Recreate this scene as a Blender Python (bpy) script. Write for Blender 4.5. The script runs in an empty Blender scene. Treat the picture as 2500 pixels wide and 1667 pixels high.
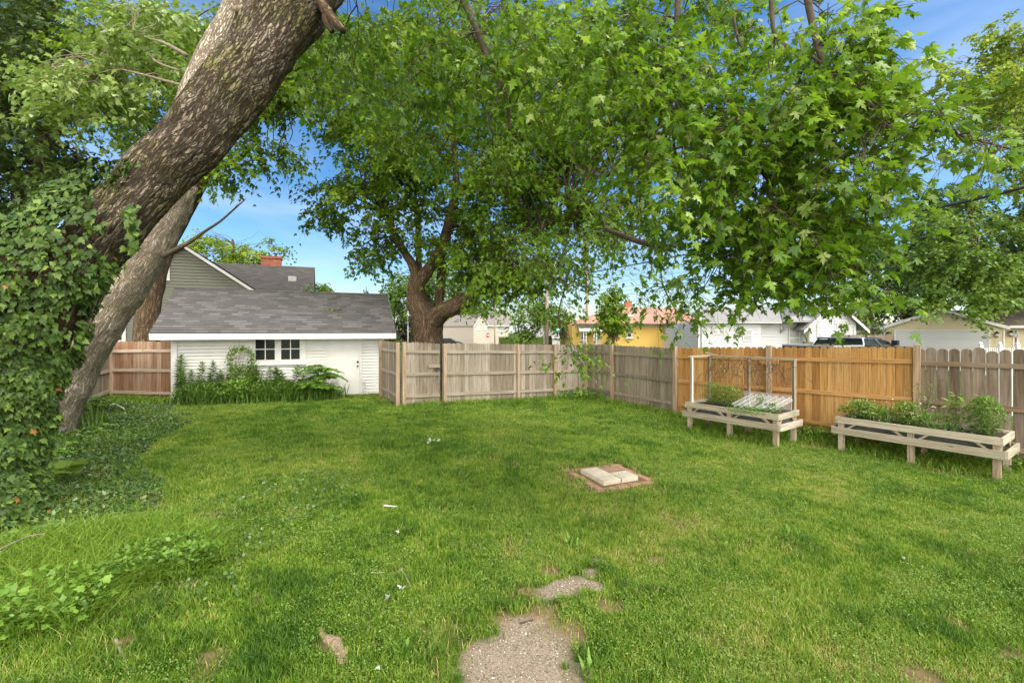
import bpy, math, random
import numpy as np
from mathutils import Vector, Matrix, noise as mnoise

rnd = random.Random(11)
rng = np.random.default_rng(11)
SC = bpy.context.scene
COL = SC.collection

# ------------------------------------------------------------------ camera model and terrain
F, H, HY = 1120.0, 2.2, 808.0          # focal length and horizon measured on the 2500 px wide photograph


def gz(x, y):
    x = np.asarray(x, float)
    y = np.asarray(y, float)
    b = 0.010 * np.sin(1.7 * x + 0.6 * y) * np.sin(1.3 * y - 0.4 * x) + 0.012 * np.sin(0.7 * x + 1.1) * np.sin(0.8 * y)
    return -0.482 * np.tanh(x / 20.0) + b


def G(px, py):
    Y = F * H / (py - HY)
    for _ in range(12):
        X = (px - 1250) / F * Y
        Y = F * (H - float(gz(X, Y))) / (py - HY)
    X = (px - 1250) / F * Y
    return Vector((X, Y, float(gz(X, Y))))


def P(px, py, Y):
    return Vector(((px - 1250) / F * Y, Y, H - (py - HY) * Y / F))


def PU(p0, d, px, py):
    """where the sight line through a pixel meets the vertical plane p0 + u*d: (u, z)"""
    r = (px - 1250) / F
    u = (r * p0[1] - p0[0]) / (d[0] - r * d[1])
    Y = p0[1] + u * d[1]
    return u, H - (py - HY) * Y / F


def vnoise(x, y, seed=0):
    x = np.asarray(x, float); y = np.asarray(y, float)
    xi = np.floor(x).astype(np.int64); yi = np.floor(y).astype(np.int64)
    fx = x - xi; fy = y - yi
    fx = fx * fx * (3 - 2 * fx); fy = fy * fy * (3 - 2 * fy)

    def h(a, b):
        n = (a * 374761393 + b * 668265263 + seed * 974634777) & 0x7FFFFFFF
        n = ((n ^ (n >> 13)) * 1274126177) & 0x7FFFFFFF
        return ((n ^ (n >> 16)) & 0xFFFF) / 65535.0
    return (h(xi, yi) * (1 - fx) + h(xi + 1, yi) * fx) * (1 - fy) + (h(xi, yi + 1) * (1 - fx) + h(xi + 1, yi + 1) * fx) * fy


def fbm(x, y, seed=0, o=3):
    s = 0; a = 0.5; t = 0
    for i in range(o):
        s = s + a * vnoise(x * 2 ** i, y * 2 ** i, seed + i); t += a; a *= 0.5
    return s / t


# ------------------------------------------------------------------ objects
def tag(o, label=None, cat=None, group=None, kind=None):
    if label: o['label'] = label
    if cat: o['category'] = cat
    if group: o['group'] = group
    if kind: o['kind'] = kind
    return o


def empty(name, loc, rz=0.0, label=None, cat=None, group=None):
    o = bpy.data.objects.new(name, None)
    o.empty_display_size = 0.2
    COL.objects.link(o)
    o.location = loc
    o.rotation_euler = (0, 0, rz)
    return tag(o, label, cat, group)


def wm(o):
    return (wm(o.parent) @ o.matrix_basis) if o.parent else o.matrix_basis.copy()


def link(name, me, mat, parent):
    o = bpy.data.objects.new(name, me)
    if mat: me.materials.append(mat)
    COL.objects.link(o)
    if parent: o.parent = parent
    return o


def np_mesh(name, V, faces, mat, parent=None, v=None, smooth=False, local=False, origin=None):
    """faces: list of (m,k) int arrays; v: matching list of per-face floats"""
    V = np.asarray(V, np.float64)
    org = Vector((0, 0, 0))
    if parent is not None and not local:
        M = np.array(wm(parent).inverted())
        V = V @ M[:3, :3].T + M[:3, 3]
    elif origin is not None:
        org = Vector(origin)
        V = V - np.array(org)
    me = bpy.data.meshes.new(name)
    me.vertices.add(len(V))
    me.vertices.foreach_set('co', V.astype(np.float32).ravel())
    tot = np.concatenate([np.full(len(f), f.shape[1], np.int32) for f in faces])
    lp = np.concatenate([f.ravel() for f in faces]).astype(np.int32)
    me.loops.add(len(lp))
    me.loops.foreach_set('vertex_index', lp)
    me.polygons.add(len(tot))
    st = np.zeros(len(tot), np.int32); st[1:] = np.cumsum(tot)[:-1]
    me.polygons.foreach_set('loop_start', st)
    me.polygons.foreach_set('loop_total', tot)
    if smooth:
        me.polygons.foreach_set('use_smooth', np.ones(len(tot), bool))
    me.update(calc_edges=True)
    if v is not None:
        a = me.attributes.new('v', 'FLOAT', 'FACE')
        a.data.foreach_set('value', np.concatenate(v).astype(np.float32))
    o = link(name, me, mat, parent)
    if parent is None: o.location = org
    return o


class MB:
    def __init__(s):
        s.V = []; s.Fc = []; s.fv = []; s.uv = []

    def face(s, pts, v=0.5, uv=None):
        i = len(s.V)
        s.V.extend(Vector(p) for p in pts)
        s.Fc.append(tuple(range(i, i + len(pts)))); s.fv.append(v); s.uv.append(uv)

    def box(s, lo, hi, v=None, M=None):
        v = rnd.random() if v is None else v
        (a, b, c), (d, e, f) = lo, hi
        p = [Vector(q) for q in ((a, b, c), (d, b, c), (d, e, c), (a, e, c), (a, b, f), (d, b, f), (d, e, f), (a, e, f))]
        if M: p = [M @ q for q in p]
        i = len(s.V); s.V.extend(p)
        for q in ((0, 3, 2, 1), (4, 5, 6, 7), (0, 1, 5, 4), (1, 2, 6, 5), (2, 3, 7, 6), (3, 0, 4, 7)):
            s.Fc.append(tuple(i + k for k in q)); s.fv.append(v); s.uv.append(None)

    def prism(s, poly, off, v=None):
        """polygon (list of 3d points) extruded by vector off"""
        v = rnd.random() if v is None else v
        off = Vector(off); n = len(poly); i = len(s.V)
        s.V.extend(Vector(p) for p in poly); s.V.extend(Vector(p) + off for p in poly)
        s.Fc.append(tuple(range(i, i + n))[::-1]); s.Fc.append(tuple(range(i + n, i + 2 * n)))
        for k in range(n):
            s.Fc.append((i + k, i + (k + 1) % n, i + n + (k + 1) % n, i + n + k))
        s.fv += [v] * (n + 2); s.uv += [None] * (n + 2)

    def bar(s, a, b, w, t, up=(0, 0, 1), v=None):
        """square bar from a to b"""
        a, b = Vector(a), Vector(b)
        d = (b - a).normalized(); up = Vector(up)
        if abs(d.dot(up)) > 0.98: up = Vector((0, 1, 0))
        x = d.cross(up).normalized() * w / 2; y = x.cross(d).normalized() * t / 2
        s.prism([a - x - y, a + x - y, a + x + y, a - x + y], b - a, v)

    def tube(s, pts, rad, n=8, v=0.5, sub=1, disp=None, cap=True):
        pts = [Vector(p) for p in pts]
        rad = list(rad) if hasattr(rad, '__len__') else [rad] * len(pts)
        if sub > 1:
            q, r = [], []
            for k in range(len(pts) - 1):
                p0 = pts[max(k - 1, 0)]; p1 = pts[k]; p2 = pts[k + 1]; p3 = pts[min(k + 2, len(pts) - 1)]
                for j in range(sub):
                    t = j / sub
                    q.append(0.5 * (2 * p1 + (p2 - p0) * t + (2 * p0 - 5 * p1 + 4 * p2 - p3) * t * t + (3 * p1 - p0 - 3 * p2 + p3) * t ** 3))
                    r.append(rad[k] * (1 - t) + rad[k + 1] * t)
            q.append(pts[-1]); r.append(rad[-1]); pts, rad = q, r
        m = len(pts)
        T = [(pts[min(k + 1, m - 1)] - pts[max(k - 1, 0)]).normalized() for k in range(m)]
        up = Vector((0, 0, 1)) if abs(T[0].z) < 0.9 else Vector((0, -1, 0))
        X = T[0].cross(up).normalized()
        i = len(s.V); L = 0.0; Ls = []
        for k in range(m):
            X = (X - T[k] * X.dot(T[k])).normalized(); Yv = T[k].cross(X)
            if k: L += (pts[k] - pts[k - 1]).length
            Ls.append(L)
            for j in range(n):
                a = 2 * math.pi * j / n
                d = X * math.cos(a) + Yv * math.sin(a)
                p = pts[k] + d * rad[k]
                if disp: p = p + d * disp(p, a, L, rad[k])
                s.V.append(p)
        C = 2 * math.pi * (sum(rad) / m)
        for k in range(m - 1):
            for j in range(n):
                j2 = (j + 1) % n
                s.Fc.append((i + k * n + j, i + k * n + j2, i + (k + 1) * n + j2, i + (k + 1) * n + j)); s.fv.append(v)
                s.uv.append(((j / n * C, Ls[k]), ((j + 1) / n * C, Ls[k]), ((j + 1) / n * C, Ls[k + 1]), (j / n * C, Ls[k + 1])))
        if cap:
            s.Fc.append(tuple(i + j for j in range(n))[::-1]); s.Fc.append(tuple(i + (m - 1) * n + j for j in range(n)))
            s.fv += [v, v]; s.uv += [None, None]

    def disc(s, c, r, n=16, ax='y', h=0.01, v=0.5):
        pts = []
        for k in range(n):
            a = 2 * math.pi * k / n; x, y = r * math.cos(a), r * math.sin(a)
            pts.append(Vector(c) + Vector({'y': (x, 0, y), 'z': (x, y, 0), 'x': (0, x, y)}[ax]))
        s.prism(pts, {'y': (0, h, 0), 'z': (0, 0, h), 'x': (h, 0, 0)}[ax], v)

    def ball(s, c, r, n=10, m=6, sz=1.0, v=0.5):
        i = len(s.V); c = Vector(c)
        for k in range(m + 1):
            t = math.pi * k / m
            for j in range(n):
                a = 2 * math.pi * j / n
                s.V.append(c + Vector((r * math.sin(t) * math.cos(a), r * math.sin(t) * math.sin(a), r * sz * math.cos(t))))
        for k in range(m):
            for j in range(n):
                j2 = (j + 1) % n
                s.Fc.append((i + k * n + j, i + (k + 1) * n + j, i + (k + 1) * n + j2, i + k * n + j2)); s.fv.append(v); s.uv.append(None)

    def build(s, name, mat, parent=None, local=False, smooth=False, origin=None):
        V = s.V; org = Vector((0, 0, 0))
        if parent is not None and not local:
            M = wm(parent).inverted(); V = [M @ p for p in V]
        elif origin is not None:
            org = Vector(origin); V = [p - org for p in V]
        me = bpy.data.meshes.new(name)
        me.from_pydata([tuple(p) for p in V], [], s.Fc)
        a = me.attributes.new('v', 'FLOAT', 'FACE'); a.data.foreach_set('value', s.fv)
        if any(u is not None for u in s.uv):
            ul = me.uv_layers.new(name='uv').data; k = 0
            for fc, u in zip(s.Fc, s.uv):
                for j in range(len(fc)):
                    if u is not None: ul[k].uv = u[j]
                    k += 1
        if smooth: me.polygons.foreach_set('use_smooth', [True] * len(me.polygons))
        o = link(name, me, mat, parent)
        if parent is None: o.location = org
        return o


# ------------------------------------------------------------------ materials
class NT:
    def __init__(s, name):
        s.m = bpy.data.materials.new(name); s.m.use_nodes = True
        s.t = s.m.node_tree; s.t.nodes.clear()
        s.out = s.n('ShaderNodeOutputMaterial')

    def n(s, ty, **kw):
        nd = s.t.nodes.new(ty)
        for k, v in kw.items():
            if hasattr(nd, k): setattr(nd, k, v)
        return nd

    def l(s, a, b): s.t.links.new(a, b)

    def set(s, nd, **kw):
        for k, v in kw.items():
            k = k.replace('_', ' ')
            if hasattr(v, 'is_output') or isinstance(v, bpy.types.NodeSocket): s.l(v, nd.inputs[k])
            else: nd.inputs[k].default_value = v
        return nd

    def attr(s, name='v'): return s.n('ShaderNodeAttribute', attribute_name=name).outputs['Fac']

    def coord(s, scale=(1, 1, 1), kind='Object', offs=None):
        tc = s.n('ShaderNodeTexCoord'); mp = s.n('ShaderNodeMapping')
        s.l(tc.outputs[kind], mp.inputs[0]); mp.inputs['Scale'].default_value = scale
        if offs is not None:
            c = s.n('ShaderNodeCombineXYZ'); mul = s.math('MULTIPLY', offs, 37.0)
            for i in range(3): s.l(mul, c.inputs[i])
            s.l(c.outputs[0], mp.inputs['Location'])
        return mp.outputs[0]

    def math(s, op, a, b=None, clamp=False):
        nd = s.n('ShaderNodeMath', operation=op, use_clamp=clamp)
        for i, q in enumerate((a, b)):
            if q is None: continue
            if isinstance(q, (int, float)): nd.inputs[i].default_value = q
            else: s.l(q, nd.inputs[i])
        return nd.outputs[0]

    def noise(s, vec, scale=5, detail=4, rough=0.55, dist=0.0):
        nd = s.n('ShaderNodeTexNoise'); s.l(vec, nd.inputs['Vector'])
        nd.inputs['Scale'].default_value = scale; nd.inputs['Detail'].default_value = detail
        nd.inputs['Roughness'].default_value = rough; nd.inputs['Distortion'].default_value = dist
        return nd.outputs['Fac']

    def ramp(s, fac, stops):
        nd = s.n('ShaderNodeValToRGB'); e = nd.color_ramp.elements
        while len(e) < len(stops): e.new(0.5)
        for el, (p, c) in zip(e, stops):
            el.position = p; el.color = (*c, 1) if len(c) == 3 else c
        s.l(fac, nd.inputs[0]); return nd.outputs[0]

    def mix(s, fac, a, b, mode='MIX'):
        nd = s.n('ShaderNodeMix', data_type='RGBA', blend_type=mode)
        for i, q in ((0, fac), (6, a), (7, b)):
            if isinstance(q, (int, float)): nd.inputs[i].default_value = q
            elif isinstance(q, tuple): nd.inputs[i].default_value = (*q, 1)
            else: s.l(q, nd.inputs[i])
        return nd.outputs[2]

    def bump(s, h, strength=0.5, dist=0.01):
        nd = s.n('ShaderNodeBump'); s.l(h, nd.inputs['Height'])
        nd.inputs['Strength'].default_value = strength; nd.inputs['Distance'].default_value = dist
        return nd.outputs[0]

    def pbr(s, color, rough=0.7, normal=None, metal=0.0, spec=0.4, **kw):
        nd = s.n('ShaderNodeBsdfPrincipled')
        for k, q in (('Base Color', color), ('Roughness', rough), ('Metallic', metal), ('Specular IOR Level', spec)):
            if isinstance(q, tuple): nd.inputs[k].default_value = (*q, 1)
            elif isinstance(q, (int, float)): nd.inputs[k].default_value = q
            else: s.l(q, nd.inputs[k])
        if normal is not None: s.l(normal, nd.inputs['Normal'])
        for k, q in kw.items(): nd.inputs[k.replace('_', ' ')].default_value = q
        s.l(nd.outputs[0], s.out.inputs[0])
        return nd


def m_plain(name, c, rough=0.6, metal=0.0, spec=0.4, var=0.12, scale=6.0, bump=0.0):
    t = NT(name)
    f = t.noise(t.coord(), scale, 4)
    lo = tuple(x * (1 - var) for x in c); hi = tuple(min(1, x * (1 + var)) for x in c)
    col = t.ramp(f, [(0.3, lo), (0.7, hi)])
    nm = t.bump(t.noise(t.coord(), scale * 8, 3), bump, 0.01) if bump else None
    t.pbr(col, rough, nm, metal, spec)
    return t.m


def m_leaf(name, stops, trans=0.35, rough=0.45, spec=0.35):
    t = NT(name)
    col = t.ramp(t.attr(), stops)
    p = t.pbr(col, rough, None, 0, spec)
    tr = t.n('ShaderNodeBsdfTranslucent')
    hs = t.n('ShaderNodeHueSaturation'); hs.inputs['Value'].default_value = 1.35; hs.inputs['Hue'].default_value = 0.488
    t.l(col, hs.inputs['Color']); t.l(hs.outputs[0], tr.inputs[0])
    mx = t.n('ShaderNodeMixShader'); mx.inputs[0].default_value = trans
    t.l(p.outputs[0], mx.inputs[1]); t.l(tr.outputs[0], mx.inputs[2]); t.l(mx.outputs[0], t.out.inputs[0])
    return t.m


def m_wood(name, stops, axis='z', stain=None, rough=0.85, grain=1.0):
    """boards: colour picked per board by 'v', long grain along axis"""
    t = NT(name)
    v = t.attr()
    sc = {'z': (38, 38, 1.6), 'x': (1.6, 38, 38), 'y': (38, 1.6, 38)}[axis]
    sc2 = {'z': (9, 9, 0.9), 'x': (0.9, 9, 9), 'y': (9, 0.9, 9)}[axis]
    g = t.noise(t.coord(sc, offs=v), 1.0, 5, 0.65, 0.4)
    b = t.noise(t.coord(sc2, offs=v), 1.0, 4, 0.6, 1.2)
    base = t.ramp(v, stops)
    dark = t.mix(1.0, base, (0.55, 0.5, 0.47), 'MULTIPLY')
    lite = t.mix(0.35, base, (0.62, 0.55, 0.47))
    gf = t.ramp(g, [(0.36, (0, 0, 0)), (0.6, (1, 1, 1))])
    c = t.mix(gf, dark, base)
    bf = t.ramp(b, [(0.45, (0, 0, 0)), (0.75, (1, 1, 1))])
    c = t.mix(t.math('MULTIPLY', bf, 0.45 * grain), c, lite)
    # knots
    vo = t.n('ShaderNodeTexVoronoi'); t.l(t.coord({'z': (7, 7, 2.6), 'x': (2.6, 7, 7), 'y': (7, 2.6, 7)}[axis], offs=v), vo.inputs['Vector'])
    vo.inputs['Scale'].default_value = 1.0
    kf = t.ramp(vo.outputs['Distance'], [(0.06, (1, 1, 1)), (0.13, (0, 0, 0))])
    c = t.mix(t.math('MULTIPLY', kf, 0.6), c, t.mix(1.0, base, (0.35, 0.25, 0.2), 'MULTIPLY'))
    if stain:
        scol, amt, sca = stain
        sf = t.ramp(t.noise(t.coord((1, 1, 1)), sca, 5, 0.6), [(0.45, (0, 0, 0)), (0.7, (1, 1, 1))])
        c = t.mix(t.math('MULTIPLY', sf, amt), c, scol)
    t.pbr(c, rough, t.bump(g, 0.35, 0.004), 0, 0.2)
    return t.m


def m_bark(name, dark, mid, lite, moss, scale=1.0, moss_amt=0.5, bump=1.0):
    t = NT(name)
    uv = t.coord((34 * scale, 8.5 * scale, 1), 'UV')
    wn = t.n('ShaderNodeTexNoise'); t.l(t.coord((1, 1, 1)), wn.inputs['Vector']); wn.inputs['Scale'].default_value = 9 * scale; wn.inputs['Detail'].default_value = 4
    w = t.n('ShaderNodeVectorMath', operation='SCALE'); t.l(wn.outputs['Color'], w.inputs[0]); w.inputs['Scale'].default_value = 2.2
    ad = t.n('ShaderNodeVectorMath', operation='ADD'); t.l(uv, ad.inputs[0]); t.l(w.outputs[0], ad.inputs[1])
    rn = t.n('ShaderNodeTexNoise'); t.l(t.coord((19 * scale, 3.6 * scale, 1), 'UV'), rn.inputs['Vector']); rn.inputs['Scale'].default_value = 1.0; rn.inputs['Detail'].default_value = 7; rn.inputs['Roughness'].default_value = .68; rn.inputs['Distortion'].default_value = .9
    ridge = t.math('MULTIPLY', t.math('ABSOLUTE', t.math('SUBTRACT', rn.outputs['Fac'], .5)), 2.0)
    vo = t.n('ShaderNodeTexVoronoi', feature='DISTANCE_TO_EDGE'); t.l(ad.outputs[0], vo.inputs['Vector']); vo.inputs['Scale'].default_value = 1.0
    vc = t.n('ShaderNodeTexVoronoi'); t.l(ad.outputs[0], vc.inputs['Vector']); vc.inputs['Scale'].default_value = 1.0
    fine = t.noise(t.coord((1, 1, 1)), 45 * scale, 5, 0.7)
    big = t.noise(t.coord((1, 1, 1)), 2.2 * scale, 4, 0.6)
    vcr = t.ramp(vo.outputs['Distance'], [(0.0, (0.12, 0.12, 0.12)), (0.07, (0.75, 0.75, 0.75)), (0.2, (1, 1, 1))])
    rcr = t.ramp(ridge, [(0.0, (0.0, 0.0, 0.0)), (0.05, (0.35, 0.35, 0.35)), (0.13, (1, 1, 1))])
    crack = t.math('MULTIPLY', vcr, rcr)
    plate = t.mix(t.math('MULTIPLY', vc.outputs['Color'], 0.8), mid, lite)
    plate = t.mix(t.ramp(fine, [(0.35, (0.75, 0.75, 0.75)), (0.65, (0, 0, 0))]), plate, mid)
    mf = t.math('MULTIPLY', t.ramp(big, [(0.46, (0, 0, 0)), (0.62, (1, 1, 1))]), moss_amt)
    plate = t.mix(mf, plate, moss)
    c = t.mix(crack, dark, plate)
    hgt = t.math('ADD', t.math('MULTIPLY', crack, 0.8), t.math('MULTIPLY', fine, 0.5))
    t.pbr(c, 0.95, t.bump(hgt, bump, 0.03), 0, 0.1)
    return t.m


def m_shingle(name, stops, bw=0.30, rh=0.14):
    t = NT(name)
    br = t.n('ShaderNodeTexBrick', offset=0.5, squash=1.0)
    t.l(t.coord((1, 1, 1), 'UV'), br.inputs['Vector'])
    for k, q in (('Scale', 1.0), ('Brick Width', bw), ('Row Height', rh), ('Mortar Size', 0.004), ('Bias', 0.0), ('Mortar Smooth', 0.1)):
        br.inputs[k].default_value = q
    br.inputs['Color1'].default_value = (0, 0, 0, 1); br.inputs['Color2'].default_value = (1, 1, 1, 1); br.inputs['Mortar'].default_value = (0.1, 0.1, 0.1, 1)
    f = t.noise(t.coord((1, 1, 1), 'UV'), 1.3, 4)
    g = t.noise(t.coord((1, 1, 1), 'UV'), 60, 3)
    a = t.math('ADD', t.math('MULTIPLY', br.outputs['Color'], 0.6), t.math('MULTIPLY', f, 0.45), True)
    c = t.ramp(a, stops)
    c = t.mix(0.35, c, t.mix(g, (0.03, 0.03, 0.03), (0.3, 0.29, 0.28)))
    t.pbr(c, 0.95, t.bump(t.math('ADD', br.outputs['Fac'], t.math('MULTIPLY', g, -0.4)), 0.5, -0.006), 0, 0.15)
    return t.m


MAT = {}
def init_mats():
    L = m_leaf
    MAT['grass'] = L('grass_blades', [(0.0, (0.05, 0.12, 0.010)), (0.35, (0.122, 0.225, 0.017)), (0.7, (0.215, 0.325, 0.032)), (0.9, (0.31, 0.35, 0.065)), (1.0, (0.46, 0.36, 0.18))], 0.3, 0.5, 0.3)
    MAT['clover'] = L('clover_leaf', [(0, (0.095, 0.175, 0.02)), (1, (0.20, 0.31, 0.05))], 0.3)
    MAT['maple_near'] = L('near_maple_leaf', [(0, (0.055, 0.13, 0.008)), (0.5, (0.125, 0.24, 0.012)), (0.85, (0.215, 0.345, 0.026)), (1, (0.38, 0.45, 0.16))], 0.5, 0.4, 0.4)
    MAT['maple_mid'] = L('maple_leaf', [(0, (0.06, 0.13, 0.009)), (0.5, (0.135, 0.24, 0.015)), (1, (0.235, 0.345, 0.03))], 0.5)
    MAT['pale_maple'] = L('pale_maple_leaf', [(0, (0.08, 0.15, 0.015)), (0.5, (0.18, 0.27, 0.045)), (0.9, (0.32, 0.40, 0.13)), (1, (0.50, 0.55, 0.40))], 0.35)
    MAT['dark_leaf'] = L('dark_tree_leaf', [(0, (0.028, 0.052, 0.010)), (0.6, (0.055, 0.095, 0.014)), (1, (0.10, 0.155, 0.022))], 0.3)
    MAT['lime_leaf'] = L('yellow_green_leaf', [(0, (0.10, 0.165, 0.015)), (0.5, (0.20, 0.285, 0.025)), (1, (0.32, 0.40, 0.05))], 0.35)
    MAT['fresh_leaf'] = L('fresh_green_leaf', [(0, (0.06, 0.12, 0.015)), (0.5, (0.12, 0.21, 0.025)), (1, (0.22, 0.31, 0.05))], 0.35)
    MAT['red_leaf'] = L('dark_red_leaf', [(0, (0.02, 0.018, 0.018)), (1, (0.07, 0.04, 0.04))], 0.2)
    MAT['ivy'] = L('ivy_leaf', [(0, (0.025, 0.05, 0.010)), (0.55, (0.06, 0.11, 0.018)), (0.9, (0.13, 0.20, 0.034)), (0.985, (0.20, 0.30, 0.045)), (1, (0.30, 0.15, 0.04))], 0.2, 0.5, 0.25)
    MAT['cover'] = L('groundcover_leaf', [(0, (0.03, 0.065, 0.018)), (0.6, (0.075, 0.14, 0.035)), (1, (0.15, 0.235, 0.06))], 0.2, 0.4, 0.5)
    MAT['weed'] = L('weed_leaf', [(0, (0.055, 0.12, 0.014)), (0.6, (0.13, 0.245, 0.026)), (1, (0.21, 0.34, 0.05))], 0.3)
    MAT['lily'] = L('lily_leaf', [(0, (0.045, 0.10, 0.014)), (0.6, (0.105, 0.20, 0.028)), (1, (0.20, 0.32, 0.055))], 0.25)
    MAT['straw'] = m_plain('dry_stem', (0.16, 0.10, 0.06), 0.9, var=0.5, scale=12)
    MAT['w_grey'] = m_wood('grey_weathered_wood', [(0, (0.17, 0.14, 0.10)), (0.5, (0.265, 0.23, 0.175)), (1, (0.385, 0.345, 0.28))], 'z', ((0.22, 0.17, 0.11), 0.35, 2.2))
    MAT['w_grey_rail'] = m_wood('grey_weathered_rail', [(0, (0.29, 0.25, 0.19)), (1, (0.39, 0.35, 0.28))], 'x', ((0.25, 0.22, 0.13), 0.3, 3))
    MAT['w_tan'] = m_wood('tan_post_wood', [(0, (0.35, 0.25, 0.155)), (1, (0.44, 0.335, 0.23))], 'z', ((0.30, 0.2, 0.13), 0.35, 3))
    MAT['w_dull'] = m_wood('dull_grey_wood', [(0, (0.17, 0.14, 0.095)), (0.5, (0.225, 0.19, 0.135)), (1, (0.29, 0.25, 0.185))], 'z', ((0.19, 0.17, 0.09), 0.35, 2.2))  # darker, duller tones of grey fence wood
    MAT['w_orange'] = m_wood('orange_cedar', [(0, (0.34, 0.165, 0.045)), (0.5, (0.45, 0.24, 0.07)), (1, (0.55, 0.335, 0.125))], 'z', ((0.40, 0.20, 0.05), 0.4, 1.6), grain=0.5)
    MAT['w_orange_rail'] = m_wood('orange_cedar_rail', [(0, (0.42, 0.21, 0.06)), (1, (0.52, 0.29, 0.10))], 'x', None, grain=0.5)
    MAT['w_dark'] = m_wood('dark_weathered_wood', [(0, (0.12, 0.09, 0.06)), (0.5, (0.17, 0.13, 0.09)), (1, (0.23, 0.18, 0.13))], 'z', ((0.13, 0.09, 0.06), 0.4, 2.0))
    MAT['w_dark_rail'] = m_wood('dark_weathered_rail', [(0, (0.21, 0.15, 0.095)), (1, (0.28, 0.21, 0.135))], 'x', None)
    MAT['w_red'] = m_wood('reddish_fence_wood', [(0, (0.25, 0.145, 0.08)), (0.5, (0.32, 0.20, 0.125)), (1, (0.41, 0.295, 0.205))], 'z', ((0.34, 0.16, 0.08), 0.45, 1.4))
    MAT['w_red_rail'] = m_wood('pinkish_rail_wood', [(0, (0.46, 0.35, 0.26)), (1, (0.55, 0.45, 0.35))], 'x', None)
    MAT['w_plant'] = m_wood('planter_board', [(0, (0.33, 0.275, 0.195)), (1, (0.46, 0.40, 0.30))], 'x', ((0.33, 0.36, 0.25), 0.6, 3.0))
    MAT['w_plant_y'] = m_wood('planter_end_board', [(0, (0.38, 0.33, 0.25)), (1, (0.50, 0.45, 0.36))], 'y', ((0.36, 0.38, 0.26), 0.4, 3.0))
    MAT['w_plant_z'] = m_wood('planter_leg_wood', [(0, (0.32, 0.25, 0.165)), (1, (0.44, 0.365, 0.265))], 'z', ((0.27, 0.22, 0.14), 0.4, 3.5))
    MAT['bark_big'] = m_bark('maple_bark', (0.045, 0.033, 0.024), (0.225, 0.175, 0.125), (0.46, 0.39, 0.31), (0.19, 0.175, 0.065), 0.85, 0.85, 1.0)
    MAT['bark_pale'] = m_bark('pale_maple_bark', (0.20, 0.15, 0.11), (0.60, 0.50, 0.38), (0.82, 0.75, 0.65), (0.52, 0.46, 0.26), 1.1, 0.5, 0.9)
    MAT['bark_far'] = m_bark('brown_maple_bark', (0.07, 0.045, 0.028), (0.21, 0.145, 0.09), (0.33, 0.24, 0.16), (0.16, 0.14, 0.06), 0.5, 0.5, 0.9)
    MAT['twig'] = m_plain('twig_bark', (0.07, 0.052, 0.033), 0.9, var=0.4, scale=20)
    MAT['branch'] = m_plain('grey_branch_bark', (0.20, 0.16, 0.11), 0.9, var=0.4, scale=14, bump=0.4)
    MAT['white'] = m_plain('white_paint', (0.62, 0.61, 0.58), 0.55, var=0.05, scale=3, bump=0.05)
    MAT['white_sid'] = m_plain('white_siding_paint', (0.63, 0.62, 0.585), 0.55, var=0.05, scale=2)
    MAT['white_far'] = m_plain('white_house_siding', (0.60, 0.605, 0.62), 0.6, var=0.03, scale=2)
    MAT['grey_sid'] = m_plain('grey_green_siding', (0.165, 0.165, 0.13), 0.6, var=0.05, scale=2)
    MAT['cream'] = m_plain('cream_vinyl_siding', (0.56, 0.48, 0.31), 0.6, var=0.03, scale=2)
    MAT['beige'] = m_plain('beige_siding', (0.52, 0.45, 0.37), 0.6, var=0.03, scale=2)
    MAT['yellow'] = m_plain('yellow_stucco', (0.70, 0.46, 0.12), 0.8, var=0.06, scale=1, bump=0.2)
    MAT['garage_door'] = m_plain('pale_garage_door', (0.46, 0.46, 0.455), 0.5, var=0.03, scale=1)
    MAT['glass'] = m_plain('dark_window_glass', (0.018, 0.02, 0.022), 0.06, spec=0.6, var=0.2, scale=1.5)
    MAT['truck_glass'] = m_plain('dark_green_tinted_glass', (0.015, 0.022, 0.016), 0.5, spec=0.12, var=0.3)
    MAT['blind'] = m_plain('curtained_window', (0.35, 0.36, 0.36), 0.2, spec=0.5, var=0.3, scale=3)
    MAT['roof_shed'] = m_shingle('grey_shingles', [(0.15, (0.032, 0.028, 0.028)), (0.5, (0.068, 0.062, 0.062)), (0.85, (0.14, 0.13, 0.13))])
    MAT['roof_brown'] = m_shingle('brown_shingles', [(0.1, (0.026, 0.02, 0.018)), (0.5, (0.052, 0.041, 0.036)), (0.9, (0.09, 0.073, 0.064))])
    MAT['roof_far'] = m_shingle('far_grey_shingles', [(0.1, (0.30, 0.29, 0.28)), (0.9, (0.42, 0.41, 0.40))])
    MAT['roof_dark'] = m_shingle('far_dark_shingles', [(0.1, (0.09, 0.09, 0.10)), (0.9, (0.16, 0.16, 0.17))])
    MAT['roof_taupe'] = m_shingle('taupe_shingles', [(0.1, (0.24, 0.20, 0.17)), (0.9, (0.33, 0.28, 0.25))])
    MAT['roof_red'] = m_shingle('terracotta_shingles', [(0.1, (0.48, 0.22, 0.14)), (0.9, (0.66, 0.34, 0.23))], 0.4, 0.2)
    MAT['roof_rust'] = m_shingle('rust_brown_shingles', [(0.1, (0.07, 0.045, 0.03)), (0.9, (0.19, 0.12, 0.08))])
    MAT['black'] = m_plain('black_metal', (0.012, 0.012, 0.014), 0.4)
    MAT['iron'] = m_plain('rusty_iron', (0.14, 0.09, 0.06), 0.7, var=0.4)
    MAT['steel'] = m_plain('galvanised_metal', (0.5, 0.5, 0.5), 0.45, 0.7)
    MAT['rubber'] = m_plain('wire_black', (0.02, 0.02, 0.022), 0.6)
    MAT['pole'] = m_wood('pole_timber', [(0, (0.36, 0.27, 0.19)), (1, (0.45, 0.36, 0.27))], 'z')
    MAT['pole_grey'] = m_plain('grey_pole', (0.55, 0.53, 0.48), 0.7)
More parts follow.
